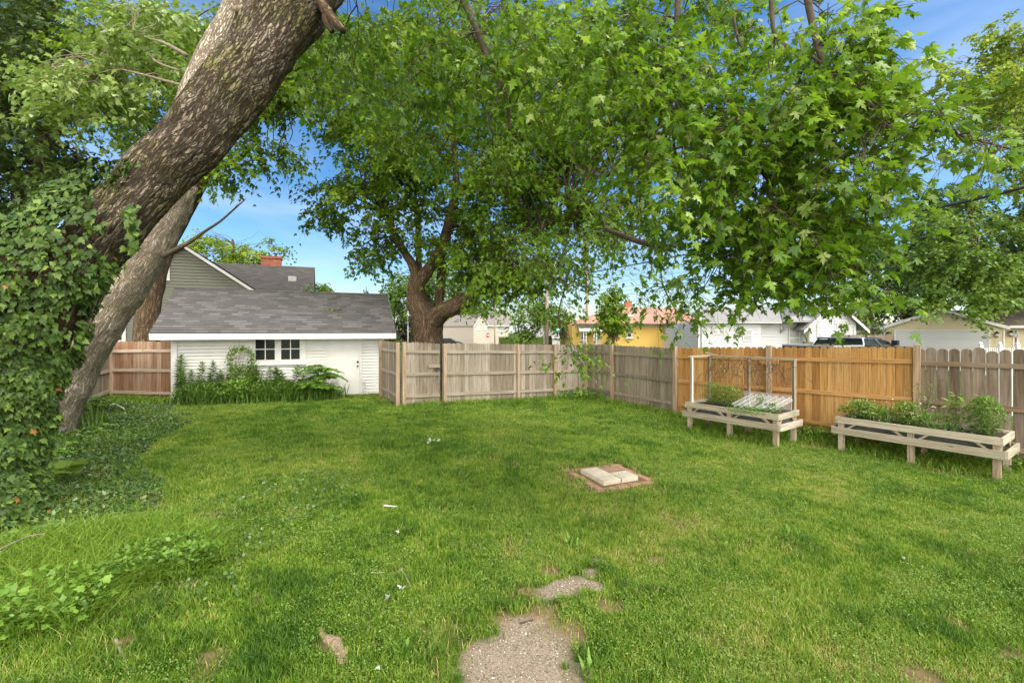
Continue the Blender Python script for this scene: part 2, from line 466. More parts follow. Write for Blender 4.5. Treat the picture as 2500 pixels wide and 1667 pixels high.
    MAT['truck'] = m_plain('dark_truck_paint', (0.02, 0.02, 0.024), 0.25, spec=0.6)
    MAT['chrome'] = m_plain('pale_truck_trim', (0.55, 0.55, 0.56), 0.25, 0.6)
    MAT['stop_red'] = m_plain('stop_sign_red', (0.55, 0.015, 0.02), 0.4, var=0.05)
    MAT['sign_white'] = m_plain('sign_white', (0.85, 0.85, 0.85), 0.5, var=0.03)
    MAT['sign_green'] = m_plain('street_sign_green', (0.02, 0.25, 0.17), 0.5)
    MAT['door_brown'] = m_plain('brown_door_paint', (0.14, 0.05, 0.035), 0.4)
    MAT['slab'] = m_plain('concrete_slab', (0.46, 0.40, 0.30), 0.9, var=0.16, scale=9, bump=0.4)
    MAT['brickpad'] = m_plain('old_red_brick', (0.33, 0.185, 0.115), 0.95, var=0.3, scale=12, bump=0.5)
    MAT['soil'] = m_plain('dark_soil', (0.05, 0.035, 0.022), 0.95, var=0.4, scale=30, bump=0.6)
    MAT['liner'] = m_plain('grey_planter_liner', (0.10, 0.11, 0.11), 0.7, var=0.4, scale=8)
    MAT['paleleaf'] = m_plain('dried_pale_leaf', (0.48, 0.50, 0.43), 0.7)
    MAT['root'] = m_plain('root_bark', (0.33, 0.23, 0.15), 0.95, var=0.5, scale=26, bump=0.8)
    MAT['pebble'] = None
    # red chimney brick
    t = NT('chimney_brick'); br = t.n('ShaderNodeTexBrick'); t.l(t.coord((1, 1, 1)), br.inputs['Vector'])
    mp = br.inputs['Vector'].links[0].from_node; mp.inputs['Rotation'].default_value = (math.radians(90), 0, 0)
    for k, q in (('Scale', 1.0), ('Brick Width', 0.22), ('Row Height', 0.075), ('Mortar Size', 0.006)): br.inputs[k].default_value = q
    br.inputs['Color1'].default_value = (0.30, 0.075, 0.04, 1); br.inputs['Color2'].default_value = (0.42, 0.13, 0.07, 1); br.inputs['Mortar'].default_value = (0.3, 0.22, 0.18, 1)
    t.pbr(br.outputs['Color'], 0.9); MAT['brick'] = t.m
    # gravel stones
    t = NT('gravel_stones'); c = t.ramp(t.attr(), [(0, (0.10, 0.075, 0.055)), (0.5, (0.25, 0.195, 0.145)), (0.85, (0.38, 0.32, 0.26)), (1, (0.66, 0.62, 0.56))]); t.pbr(c, 0.85); MAT['pebble'] = t.m
    # clear corrugated plastic
    t = NT('clear_corrugated_plastic')
    p = t.pbr((0.6, 0.63, 0.65), 0.25, None, 0, 0.9)
    tr = t.n('ShaderNodeBsdfTransparent'); lw = t.n('ShaderNodeLayerWeight'); lw.inputs[0].default_value = 0.45; mx = t.n('ShaderNodeMixShader'); t.l(t.math('ADD', t.math('MULTIPLY', lw.outputs['Facing'], 0.5), 0.05, True), mx.inputs[0])
    t.l(tr.outputs[0], mx.inputs[1]); t.l(p.outputs[0], mx.inputs[2]); t.l(mx.outputs[0], t.out.inputs[0]); MAT['plastic'] = t.m
    t = NT('clear_pane')
    p = t.pbr((0.8, 0.85, 0.85), 0.05, None, 0, 0.6)
    tr = t.n('ShaderNodeBsdfTransparent'); mx = t.n('ShaderNodeMixShader'); mx.inputs[0].default_value = 0.14
    t.l(tr.outputs[0], mx.inputs[1]); t.l(p.outputs[0], mx.inputs[2]); t.l(mx.outputs[0], t.out.inputs[0]); MAT['pane'] = t.m
    # ground: thatch, soil and gravel picked by mesh attributes
    t = NT('ground_soil')
    n1 = t.noise(t.coord(), 9, 6, 0.65); n2 = t.noise(t.coord(), 70, 4, 0.7); n3 = t.noise(t.coord(), 0.8, 3)
    g = t.ramp(n1, [(0.3, (0.03, 0.055, 0.010)), (0.55, (0.065, 0.095, 0.018)), (0.8, (0.15, 0.12, 0.05))])
    s = t.ramp(n2, [(0.3, (0.11, 0.07, 0.035)), (0.6, (0.20, 0.135, 0.075)), (0.8, (0.28, 0.21, 0.13))])
    gr = t.ramp(n2, [(0.25, (0.12, 0.09, 0.06)), (0.5, (0.25, 0.20, 0.14)), (0.75, (0.38, 0.32, 0.245))])
    bf = t.math('ADD', t.attr('bare'), t.math('MULTIPLY', t.math('SUBTRACT', n1, 0.5), 0.9), True)
    c = t.mix(bf, g, s); c = t.mix(t.attr('gravel'), c, gr)
    t.pbr(c, 0.95, t.bump(n2, 0.6, 0.012), 0, 0.1); MAT['ground'] = t.m
# ------------------------------------------------------------------ leaves
def fan(R, c=(0, 0.3)):
    out = [(0.0, 0.0)] + R + [(0.0, 1.0)] + [(-x, y) for x, y in reversed(R)]
    V = [c] + out; n = len(out)
    V = np.array(V, float)
    T = np.array([(0, 1 + k, 1 + (k + 1) % n) for k in range(n)], int)
    Z = -0.22 * np.abs(V[:, 0]) - 0.22 * V[:, 1] ** 2 + 0.06
    return np.column_stack([V, Z]), T

TPL = {
    'maple': fan([(.04, -.03), (.24, -.15), (.15, .06), (.30, .10), (.54, .25), (.38, .30), (.44, .43), (.11, .34), (.23, .60), (.10, .68)]),
    'maple_s': fan([(.28, -.06), (.18, .14), (.52, .36), (.16, .42), (.2, .62)]),
    'ivy': fan([(.20, -.12), (.44, .02), (.33, .25), (.40, .46), (.17, .60)]),
    'round': fan([(.25, .05), (.42, .35), (.36, .7), (.16, .93)], (0, .45)),
}
TPL['rhomb'] = (np.array([(0, 0, 0), (.34, .45, -.1), (0, 1, -.15), (-.34, .45, -.1)], float), np.array([(0, 1, 2), (0, 2, 3)]))
TPL['lance'] = (np.array([(0, 0, 0), (.15, .35, .02), (0, 1, -.25), (-.15, .35, .02)], float), np.array([(0, 1, 2), (0, 2, 3)]))
TPL['oval'] = (np.array([(0, 0, 0), (.22, .3, -.03), (.2, .65, -.08), (0, 1, -.16), (-.2, .65, -.08), (-.22, .3, -.03)], float), np.array([(0, 1, 2), (0, 2, 3), (0, 3, 4), (0, 4, 5)]))


def leaf_arrays(pts, size, tpl, dirs=None, pitch=(-0.45, 0.45), roll=0.6, normals=None):
    """V, F of one leaf per point. dirs: leaf axis (N,3) or random azimuth with the given pitch (mean, sd)"""
    T, Fc = TPL[tpl]; N = len(pts); pts = np.asarray(pts, float)
    size = np.broadcast_to(np.asarray(size, float), (N,))
    if dirs is None:
        az = rng.uniform(0, 2 * np.pi, N); th = rng.normal(pitch[0], pitch[1], N)
        d = np.column_stack([np.cos(az) * np.cos(th), np.sin(az) * np.cos(th), np.sin(th)])
    else:
        d = np.asarray(dirs, float); d = d / np.linalg.norm(d, axis=1, keepdims=True)
    u = np.tile(np.array([0, 0, 1.0]), (N, 1)) if normals is None else np.asarray(normals, float)
    bad = np.abs((d * u).sum(1)) > 0.97 * np.linalg.norm(u, axis=1); u = u.copy(); u[bad] = u[bad] + rng.normal(0, 0.5, (bad.sum(), 3))
    n = u - d * (u * d).sum(1, keepdims=True); n /= np.linalg.norm(n, axis=1, keepdims=True)
    r = np.cross(d, n); a = rng.normal(0, roll, N)[:, None]
    r2 = r * np.cos(a) + n * np.sin(a); n2 = -r * np.sin(a) + n * np.cos(a)
    V = pts[:, None, :] + size[:, None, None] * (T[None, :, 0:1] * r2[:, None] + T[None, :, 1:2] * d[:, None] + T[None, :, 2:3] * n2[:, None])
    k = len(T)
    Fa = (Fc[None] + (np.arange(N) * k)[:, None, None]).reshape(-1, Fc.shape[1])
    return V.reshape(-1, 3), Fa, len(Fc)


def leaves(name, pts, size, tpl, mat, parent=None, v=None, kind=None, **kw):
    V, Fa, m = leaf_arrays(pts, size, tpl, **kw)
    v = rng.random(len(pts)) if v is None else v
    o = np_mesh(name, V, [Fa], mat, parent, [np.repeat(v, m)])
    if kind: o['kind'] = kind
    return o


def clumps(centers, n, rad, flat=0.6):
    """points gathered round clump centres, and a tint that follows the clump"""
    c = np.asarray(centers, float); N = len(c)
    rad = np.broadcast_to(np.asarray(rad, float), (N,))
    k = np.maximum(1, rng.poisson(n, N)); idx = np.repeat(np.arange(N), k)
    g = rng.normal(0, 1, (len(idx), 3)) * 0.55; g[:, 2] *= flat
    p = c[idx] + g * rad[idx][:, None]
    tint = np.clip(rng.normal(0.45, 0.2, N)[idx] + rng.normal(0, 0.2, len(idx)), 0, 1)
    return p, tint


def sprays(centers, nsub, nleaf, rad, el=(-.28, .35), jit=.10, wind=0.0):
    """leafy shoots: every clump is a few drooping twigs with leaves set along both sides"""
    c = np.asarray(centers, float); N = len(c); rad = np.broadcast_to(np.asarray(rad, float), (N,))
    S = N * nsub; ci = np.repeat(np.arange(N), nsub)
    az = rng.uniform(0, 2 * np.pi, S); e = rng.normal(el[0], el[1], S)
    ax = np.column_stack([np.cos(az) * np.cos(e) + wind, np.sin(az) * np.cos(e), np.sin(e)]); ax /= np.linalg.norm(ax, axis=1, keepdims=True)
    L = rad[ci] * rng.uniform(.6, 1.25, S); o = c[ci] + rng.normal(0, .12, (S, 3)) * rad[ci][:, None]
    k = np.maximum(2, rng.poisson(nleaf, S)); li = np.repeat(np.arange(S), k); t = rng.uniform(.12, 1.05, len(li)) ** .8
    dn = np.array([0, 0, -1.0])
    p = o[li] + ax[li] * (L[li] * t)[:, None] + dn * (.38 * L[li] * t ** 2)[:, None] + rng.normal(0, jit, (len(li), 3)) * L[li][:, None]
    lat = np.cross(ax[li], np.array([0, 0, 1.0])); lat *= rng.choice([-1, 1], len(li))[:, None]
    d = ax[li] * .55 + lat * .8 + dn * .45 + rng.normal(0, .32, p.shape); d[:, 0] += wind
    tint = np.clip(rng.normal(.45, .17, N)[ci][li] + rng.normal(0, .10, S)[li] + rng.normal(0, .17, len(li)), 0, .96)
    segs = np.stack([o, o + ax * (L * .5)[:, None] + dn * (.095 * L)[:, None], o + ax * L[:, None] + dn * (.38 * L)[:, None]], 1)
    return p, d, tint, segs


def seg_tubes(mb, segs, r):
    for q in segs: mb.tube([Vector(a) for a in q], [r, r * .7, r * .3], 4, .5, 1, cap=False)


def blob(cx, cy, rx, ry, Y, rY, n, shell=0.25):
    """random points inside an ellipsoid given by its outline on the photograph and its true distance"""
    out = []
    while len(out) < n:
        a = rng.uniform(-1, 1, 3); q = (a * a).sum()
        if q > 1 or (q < 0.45 and rnd.random() < shell): continue
        out.append(P(cx + a[0] * rx, cy + a[1] * ry, Y + a[2] * rY))
    return np.array(out)


def nearest(skel, p):
    d = ((skel - p) ** 2).sum(1); return skel[int(d.argmin())]


def skeleton(paths, step=0.3):
    out = []
    for pts in paths:
        for a, b in zip(pts[:-1], pts[1:]):
            a, b = Vector(a), Vector(b); m = max(1, int((b - a).length / step))
            for k in range(m): out.append(a.lerp(b, k / m))
    return np.array(out)


def twigs(mb, centers, skel, r=0.02, frac=1.0, maxlen=6, droop=0.15):
    for c in centers:
        if rnd.random() > frac: continue
        a = Vector(nearest(skel, c)); b = Vector(c)
        L = (b - a).length
        if L > maxlen: a = b + (a - b) * (maxlen / L); L = maxlen
        if L < 0.15: continue
        j = Vector((rnd.gauss(0, .1), rnd.gauss(0, .1), rnd.gauss(0.1, .08))) * L
        k = Vector((rnd.gauss(0, .08), rnd.gauss(0, .08), rnd.gauss(droop, .08))) * L
        mb.tube([a, a.lerp(b, .35) + j, a.lerp(b, .7) + k, b], [r, r * .75, r * .5, r * .25], 5, rnd.random(), 2, cap=False)


def bark_disp(amp):
    def f(p, a, L, r):
        return amp * (mnoise.noise(p * 2.2) * 1.2 + mnoise.noise(p * 6.0) * 0.6 + 0.35 * mnoise.noise(Vector((p.x * 16, p.y * 16, p.z * 7))))
    return f


def tree(name, label, group, base, limbs, crown, leafmat, barkmat, size, per, rad, tpl='rhomb', nseg=10, twig_r=0.03, disp=0.0, flat=0.6, frac=1.0, pitch=(-0.45, 0.45), sub=3, cat='tree', maxlen=6):
    """limbs: list of (points, radii); first is the trunk. crown: clump centres"""
    t = empty(name, base, 0, label, cat, group)
    tr = MB(); tr.tube(limbs[0][0], limbs[0][1], max(nseg, 8), 0.5, sub, bark_disp(disp) if disp else None)
    tr.build('trunk', barkmat, t, smooth=True)
    for pts, rr in limbs[1:]:
        b = MB(); b.tube(pts, rr, nseg, 0.5, sub, bark_disp(disp * .6) if disp else None); b.build('limb', barkmat, t, smooth=True)
    if len(crown):
        sk = skeleton([l[0] for l in limbs])
        if twig_r:
            tw = MB(); twigs(tw, crown, sk, twig_r, frac, maxlen)
            if tw.Fc: tag(tw.build('twigs', MAT['twig'], t, smooth=True), kind='stuff')
        ns = 6; p, d, tint, sg = sprays(crown, ns, per / ns, rad * 1.15, (-.15, .4))
        if size < .17:
            sm = MB(); seg_tubes(sm, sg, .008); tag(sm.build('shoots', MAT['twig'], t), kind='stuff')
        leaves('crown', p, rng.uniform(.7, 1.25, len(p)) * size, tpl, leafmat, t, tint, dirs=d, roll=.55)
    return t


# ------------------------------------------------------------------ ground
GRAVEL = [(1285, 1650, .33), (1252, 1605, .27), (1320, 1590, .22), (1275, 1555, .20), (1225, 1655, .29), (1295, 1710, .42), (1405, 1420, .13), (1440, 1400, .10), (1375, 1440, .12), (1455, 1372, .06), (1330, 1448, .10), (1450, 1432, .09)]
BARE = [(1240, 1515, .17), (1330, 1508, .18), (1400, 1545, .15), (1170, 1600, .12), (1350, 1395, .12), (1290, 1445, .11), (1480, 1480, .15), (1600, 1368, .12), (1205, 1120, .14), (1265, 1138, .14), (1170, 1195, .07), (1085, 1250, .07), (630, 1465, .09), (805, 1575, .10), (2335, 1525, .10), (2250, 1650, .13), (2470, 1600, .12), (1665, 1290, .07), (510, 1610, .11), (300, 1570, .08), (1500, 1490, .1), (960, 1400, .07), (1010, 985, .2), (1990, 1090, .35), (2330, 1150, .5), (930, 972, .25), (1480, 1168, .72)]
PAD_C, PAD_A = (1.49, 7.06), math.radians(24)
POLY_COVER = [(-60, 1230), (50, 1060), (110, 1000), (250, 985), (425, 985), (440, 1050), (345, 1110), (300, 1165), (390, 1180), (410, 1260), (330, 1305), (200, 1330), (100, 1365), (-60, 1400)]
POLY_WEED = [(-80, 1390), (150, 1330), (300, 1300), (430, 1290), (520, 1330), (560, 1390), (450, 1430), (330, 1480), (250, 1520), (100, 1570), (-80, 1600)]


def in_poly(px, py, poly):
    ins = np.zeros(len(px), bool); n = len(poly); j = n - 1
    for i in range(n):
        xi, yi = poly[i]; xj, yj = poly[j]
        c = ((yi > py) != (yj > py)) & (px < (xj - xi) * (py - yi) / (yj - yi + 1e-9) + xi)
        ins ^= c; j = i
    return ins


def ground_poly(poly): return [tuple(G(*q)[:2]) for q in poly]


def spots(x, y, lst, seed):
    m = np.zeros_like(x)
    w = (fbm(x * 6, y * 6, seed, 3) - .5) * 1.3
    for px, py, r in lst:
        g = G(px, py); d = np.hypot(x - g.x, (y - g.y)) / r + w
        m = np.maximum(m, np.clip(1.6 - 1.3 * d, 0, 1))
    return m


def bare_mask(x, y):
    m = spots(x, y, BARE, 5)
    n = fbm(x * 2.1, y * 2.1, 40, 4)
    return np.maximum(m, np.clip((n - .70) * 6, 0, .6))


def pad_mask(x, y, r=.56):
    c, s = math.cos(PAD_A), math.sin(PAD_A); dx, dy = x - PAD_C[0], y - PAD_C[1]
    return (np.abs(dx * c + dy * s) < r) & (np.abs(-dx * s + dy * c) < r)


# yard outline (fence corners), ground coordinates
YARD = [(-12.6, 13.6), (-11.75, 13.4), (-10.0, 13.4), (-9.63, 12.98), (-4.26, 15.15), (-4.16, 14.6), (-3.2, 12.85), (-2.04, 13.43), (2.6, 15.9), (4.5, 12.66), (6.1, 10.94), (7.88, 8.98), (11.5, 5.0), (11.5, 1.2), (-8.5, 1.2), (-8.9, 6.0)]


def build_ground():
    xs = np.concatenate([[-500, -250, -120, -70, -40, -28, -20], np.arange(-15, 13.01, .11), [16, 22, 30, 42, 60, 90, 150, 260, 500]])
    ys = np.concatenate([[-300, -120, -50, -20, -8, -3, 0], np.arange(1.5, 17.01, .11), [20, 25, 32, 42, 60, 90, 140, 240, 500]])
    X, Y = np.meshgrid(xs, ys); Z = gz(X, Y)
    V = np.column_stack([X.ravel(), Y.ravel(), Z.ravel()]); nx, ny = len(xs), len(ys)
    i = (np.arange(ny - 1)[:, None] * nx + np.arange(nx - 1)[None]).ravel()
    o = np_mesh('ground', V, [np.column_stack([i, i + 1, i + nx + 1, i + nx])], MAT['ground'], smooth=True)
    yard = (np.abs(X) < 16) & (Y > 1.4) & (Y < 17.1)
    b = np.where(yard, bare_mask(X, Y), 0); g = np.where(yard, spots(X, Y, GRAVEL, 9), 0)
    for nme, a in (('bare', b), ('gravel', np.clip(g * 1.5, 0, 1))):
        at = o.data.attributes.new(nme, 'FLOAT', 'POINT'); at.data.foreach_set('value', a.ravel().astype(np.float32))
    tag(o, 'trodden soil and thatch under the lawn with bare brown patches', 'ground', None, 'structure')


def scatter(D, y0, y1, exp):
    """random ground points in the part of the yard the photo looks at, thinning with distance"""
    ys = np.linspace(y0, y1, 60); dens = D * np.minimum(1, (4.6 / ys)) ** exp
    wid = 2.5 * ys + 1.5
    cum = np.concatenate([[0], np.cumsum((dens * wid)[:-1] * np.diff(ys))]); n = int(cum[-1])
    y = np.interp(rng.uniform(0, cum[-1], n), cum, ys)
    x = rng.uniform(-.5, .5, n) * (2.5 * y + 1.5)
    k = in_poly(x, y, YARD)
    return x[k], y[k]


def blades(name, x, y, h, w, mat, v, lean=0.35, curl=0.5, label=None, cat='grass', z=None):
    n = len(x); az = rng.uniform(0, 2 * np.pi, n); fx = rng.uniform(0, 2 * np.pi, n)
    base = np.column_stack([x, y, gz(x, y) - .004 if z is None else z])
    d = np.column_stack([np.cos(az), np.sin(az), np.zeros(n)]); s = np.column_stack([np.cos(fx), np.sin(fx), np.zeros(n)])
    l1 = np.abs(rng.normal(0, lean, n))[:, None]; l2 = l1 + np.abs(rng.normal(curl, .3, n))[:, None]
    h = h[:, None]; w = w[:, None] * .5; up = np.array([0, 0, 1.0])
    m = base + (d * l1 + up) * h * .55
    t = m + (d * l2 + up * np.clip(1 - .45 * l2, -.2, 1)) * h * .5
    V = np.stack([base - s * w, base + s * w, m + s * w * .85, m - s * w * .85, t], 1).reshape(-1, 3)
    i = np.arange(n) * 5
    o = np_mesh(name, V, [np.column_stack([i, i + 1, i + 2, i + 3]), np.column_stack([i + 3, i + 2, i + 4])], mat, None, [v, v])
    return tag(o, label, cat, None, 'stuff')


def build_lawn():
    x, y = scatter(12000, 2.4, 16.6, 1.35)
    bm = bare_mask(x, y); gm = spots(x, y, GRAVEL, 9)
    keep = (rng.random(len(x)) > np.clip(bm * .92, 0, .88)) & (gm < .25 + .5 * (rng.random(len(x)) < .02)) & ~(pad_mask(x, y, .36) | (pad_mask(x, y, .57) & (fbm(x * 5, y * 5, 90, 3) < .56)))
    cov = in_poly(x, y, ground_poly(POLY_COVER)); keep &= ~(cov & (rng.random(len(x)) < .8))
    x, y = x[keep], y[keep]
    big = fbm(x * .55, y * .55, 3, 3); mid = fbm(x * 2.6, y * 2.6, 12, 3); sm = fbm(x * 7, y * 7, 23, 2)
    h = (.022 + .055 * np.clip(mid * 1.5 - .35, 0, 1) + .022 * sm) * rng.uniform(.6, 1.35, len(x))
    w = .0036 * (1 + y / 5.0)
    v = np.clip(.47 + (big - .5) * .5 - (mid - .5) * .9 + (fbm(x * 14, y * 14, 55, 2) - .5) * .7 + rng.normal(0, .16, len(x)), 0, .93)
    dry = rng.random(len(x)) < np.clip((big - .45) * .2 + .035 + bare_mask(x, y) * .25, 0, .4); v[dry] = rng.uniform(.9, 1, dry.sum())
    blades('lawn_grass', x, y, h, w, MAT['grass'], v, label='short patchy green lawn grass with straw coloured blades')
    # broad-leaved clover and chickweed in the sward
    x, y = scatter(4600, 2.4, 13, 1.7)
    m = (fbm(x * 1.5, y * 1.5, 77, 3) > .50) & (spots(x, y, GRAVEL, 9) < .2) & ~pad_mask(x, y) & (bare_mask(x, y) < .5)
    x, y = x[m], y[m]; n = len(x)
    p = np.column_stack([x, y, gz(x, y) + rng.uniform(.012, .06, n)])
    o = leaves('lawn_clover', p, rng.uniform(.008, .017, n) * (1 + y / 12), 'oval', MAT['clover'], None, rng.random(n), 'stuff', pitch=(.35, .5))
    tag(o, 'small broad clover and chickweed leaves mixed through the lawn', 'clover')
    # long grass along the shed, fences and planter legs
    xs, ys = [], []
    def edge(a, b, n, spread):
        t = rng.random(n); xs.append(a[0] + (b[0] - a[0]) * t + rng.normal(0, spread, n)); ys.append(a[1] + (b[1] - a[1]) * t + rng.normal(0, spread, n))
    edge((-11.5, 13.0), (-9.6, 12.6), 1800, .2); edge((-9.6, 12.6), (-8.6, 12.9), 700, .15); edge((-3.1, 12.8), (-2.1, 13.25), 500, .1); edge((-2.0, 13.25), (2.5, 15.6), 2300, .16); edge((2.5, 15.6), (4.3, 12.6), 1500, .16)
    edge((4.4, 12.3), (7.6, 8.9), 4400, .28); edge((7.4, 9.0), (9.8, 6.5), 3800, .25); edge((4.2, 10.9), (5.4, 9.3), 1700, .25); edge((-10.5, 10.8), (-9.9, 9.9), 400, .2); edge((6.6, 9.0), (7.9, 7.4), 900, .2)
    x = np.concatenate(xs); y = np.concatenate(ys)
    blades('edge_grass', x, y, rng.uniform(.07, .24, len(x)), np.full(len(x), .011), MAT['grass'], np.clip(rng.normal(.4, .2, len(x)), 0, .9), .4, .7, 'longer unmown grass along the foot of the fences')


def build_gravel():
    n = 26000; x = rng.uniform(-1.4, 1.6, n); y = rng.uniform(2.3, 4.9, n)
    k = spots(x, y, GRAVEL, 9) > rng.uniform(.15, .7, n); x, y = x[k], y[k]; n = len(x)
    s = rng.uniform(.003, .008, n) * np.where(rng.random(n) < .06, 1.7, 1)
    T = np.array([(1, 0, 0), (-1, 0, 0), (0, 1, 0), (0, -1, 0), (0, 0, .7), (0, 0, -.7)], float)
    a = rng.uniform(0, 6.28, n); R = T[None] * rng.uniform(.6, 1.2, (n, 6, 1))
    c, q = np.cos(a)[:, None], np.sin(a)[:, None]
    R = np.stack([R[..., 0] * c - R[..., 1] * q, R[..., 0] * q + R[..., 1] * c, R[..., 2]], -1)
    V = np.column_stack([x, y, gz(x, y) + .003])[:, None] + R * s[:, None, None]
    f = np.array([(0, 2, 4), (2, 1, 4), (1, 3, 4), (3, 0, 4), (2, 0, 5), (1, 2, 5), (3, 1, 5), (0, 3, 5)])
    Fa = (f[None] + (np.arange(n) * 6)[:, None, None]).reshape(-1, 3)
    o = np_mesh('gravel', V.reshape(-1, 3), [Fa], MAT['pebble'], None, [np.repeat(rng.random(n) ** 1.3, 8)])
    tag(o, 'worn patch of small brown and white gravel in the lawn', 'gravel', None, 'stuff')


def build_cover():
    def pts(poly, n):
        gp = ground_poly(poly); a = np.array(gp); lo, hi = a.min(0), a.max(0)
        x = rng.uniform(lo[0], hi[0], n); y = rng.uniform(lo[1], hi[1], n); w = (fbm(x * 2.2, y * 2.2, 61, 3) - .5) * .9; w2 = (fbm(x * 2.2, y * 2.2, 67, 3) - .5) * .9; k = in_poly(x + w, y + w2, gp); return x[k], y[k]
    x, y = pts(POLY_COVER, 42000)
    xe = [(-10.6, 10.7)] * 700 + [(-10.0, 9.6)] * 900 + [(-9.3, 9.0)] * 900
    xe = np.array(xe) + rng.normal(0, .35, (len(xe), 2)); x = np.concatenate([x, xe[:, 0]]); y = np.concatenate([y, xe[:, 1]])
    n = len(x); hh = .03 + .20 * np.clip(fbm(x * 1.1, y * 1.1, 8, 3) - .25, 0, 1); hh[-len(xe):] += .2
    p = np.column_stack([x, y, gz(x, y) + rng.uniform(.1, 1, n) * hh])
    t = np.clip(fbm(x * .8, y * .8, 31, 2) * 1.5 - .3 + rng.normal(0, .18, n), 0, 1)
    o = leaves('ground_cover', p, rng.uniform(.035, .075, n), 'oval', MAT['cover'], None, t, 'stuff', pitch=(.15, .5))
    tag(o, 'low dark glossy groundcover spreading from the ivy trunk', 'ground cover')
    x, y = pts(POLY_WEED, 30000); n = len(x); hh = .10 + .30 * np.clip(fbm(x * 1.3, y * 1.3, 18, 3) - .2, 0, 1)
    f = rng.uniform(.15, 1, n)
    p = np.column_stack([x, y, gz(x, y) + f * hh])
    o = leaves('weed_leaves', p, rng.uniform(.025, .06, n), 'rhomb', MAT['weed'], None, np.clip(f * .62 - .12 + rng.normal(0, .2, n), 0, 1), 'stuff', pitch=(.1, .5))
    tag(o, 'bright green leafy weeds in the near left corner', 'weeds')
    x, y = pts(POLY_WEED, 30000); n = len(x)
    blades('weed_grass', x, y, rng.uniform(.10, .34, n), np.full(n, .006), MAT['grass'], np.clip(rng.normal(.5, .15, n), 0, .9), .5, .9, 'long arching grass among the weeds at the near left')
    # bigger ivy-like leaves at the near edge
    x, y = pts([(0, 1480), (130, 1440), (300, 1440), (310, 1490), (150, 1570), (0, 1600)], 300); n = len(x)
    p = np.column_stack([x, y, gz(x, y) + rng.uniform(.1, .26, n)])
    o = leaves('creeper_leaves', p, rng.uniform(.04, .075, n), 'ivy', MAT['weed'], None, rng.uniform(.4, 1, n), 'stuff', pitch=(0, .4))
    tag(o, 'pale lobed creeper leaves over the near left weeds', 'creeper')
    x, y = pts([(900, 1170), (700, 1150), (480, 1230), (420, 1330), (430, 1480), (560, 1460), (640, 1390), (760, 1310), (850, 1250)], 1500); n = len(x)
    p = np.column_stack([x, y, gz(x, y) + rng.uniform(.02, .09, n)])
    o = leaves('violet_leaves', p, rng.uniform(.022, .042, n), 'round', MAT['cover'], None, rng.uniform(.2, .9, n), 'stuff', pitch=(.2, .4))
    tag(o, 'round violet leaves scattered where weeds meet the lawn', 'ground cover')
    # leafy weeds at fence foot (corner and behind planters)
    xs = np.concatenate([rng.normal(2.3, .6, 1500), rng.uniform(4.6, 7.2, 3000), rng.uniform(7.2, 9.4, 2200)])
    ys = np.concatenate([15.2 + rng.normal(0, .3, 1500), 0 * np.arange(3000.), 0 * np.arange(2200.)])
    ys[1500:] = np.interp(xs[1500:], [4.5, 6.1, 7.9, 10.0], [12.4, 10.7, 8.7, 6.4]) + rng.normal(-.15, .25, 5200)
    k = in_poly(xs, ys, YARD); xs, ys = xs[k], ys[k]; n = len(xs)
    p = np.column_stack([xs, ys, gz(xs, ys) + rng.uniform(.02, .28, n)])
    o = leaves('fence_weeds', p, rng.uniform(.04, .08, n), 'rhomb', MAT['weed'], None, rng.uniform(0, .8, n), 'stuff', pitch=(.1, .5))
    tag(o, 'leafy weeds along the foot of the right hand fence', 'weeds')
# ------------------------------------------------------------------ trees
def PP(lst, Y=None):
    return [P(q[0], q[1], q[2] if len(q) > 2 else Y) for q in lst]


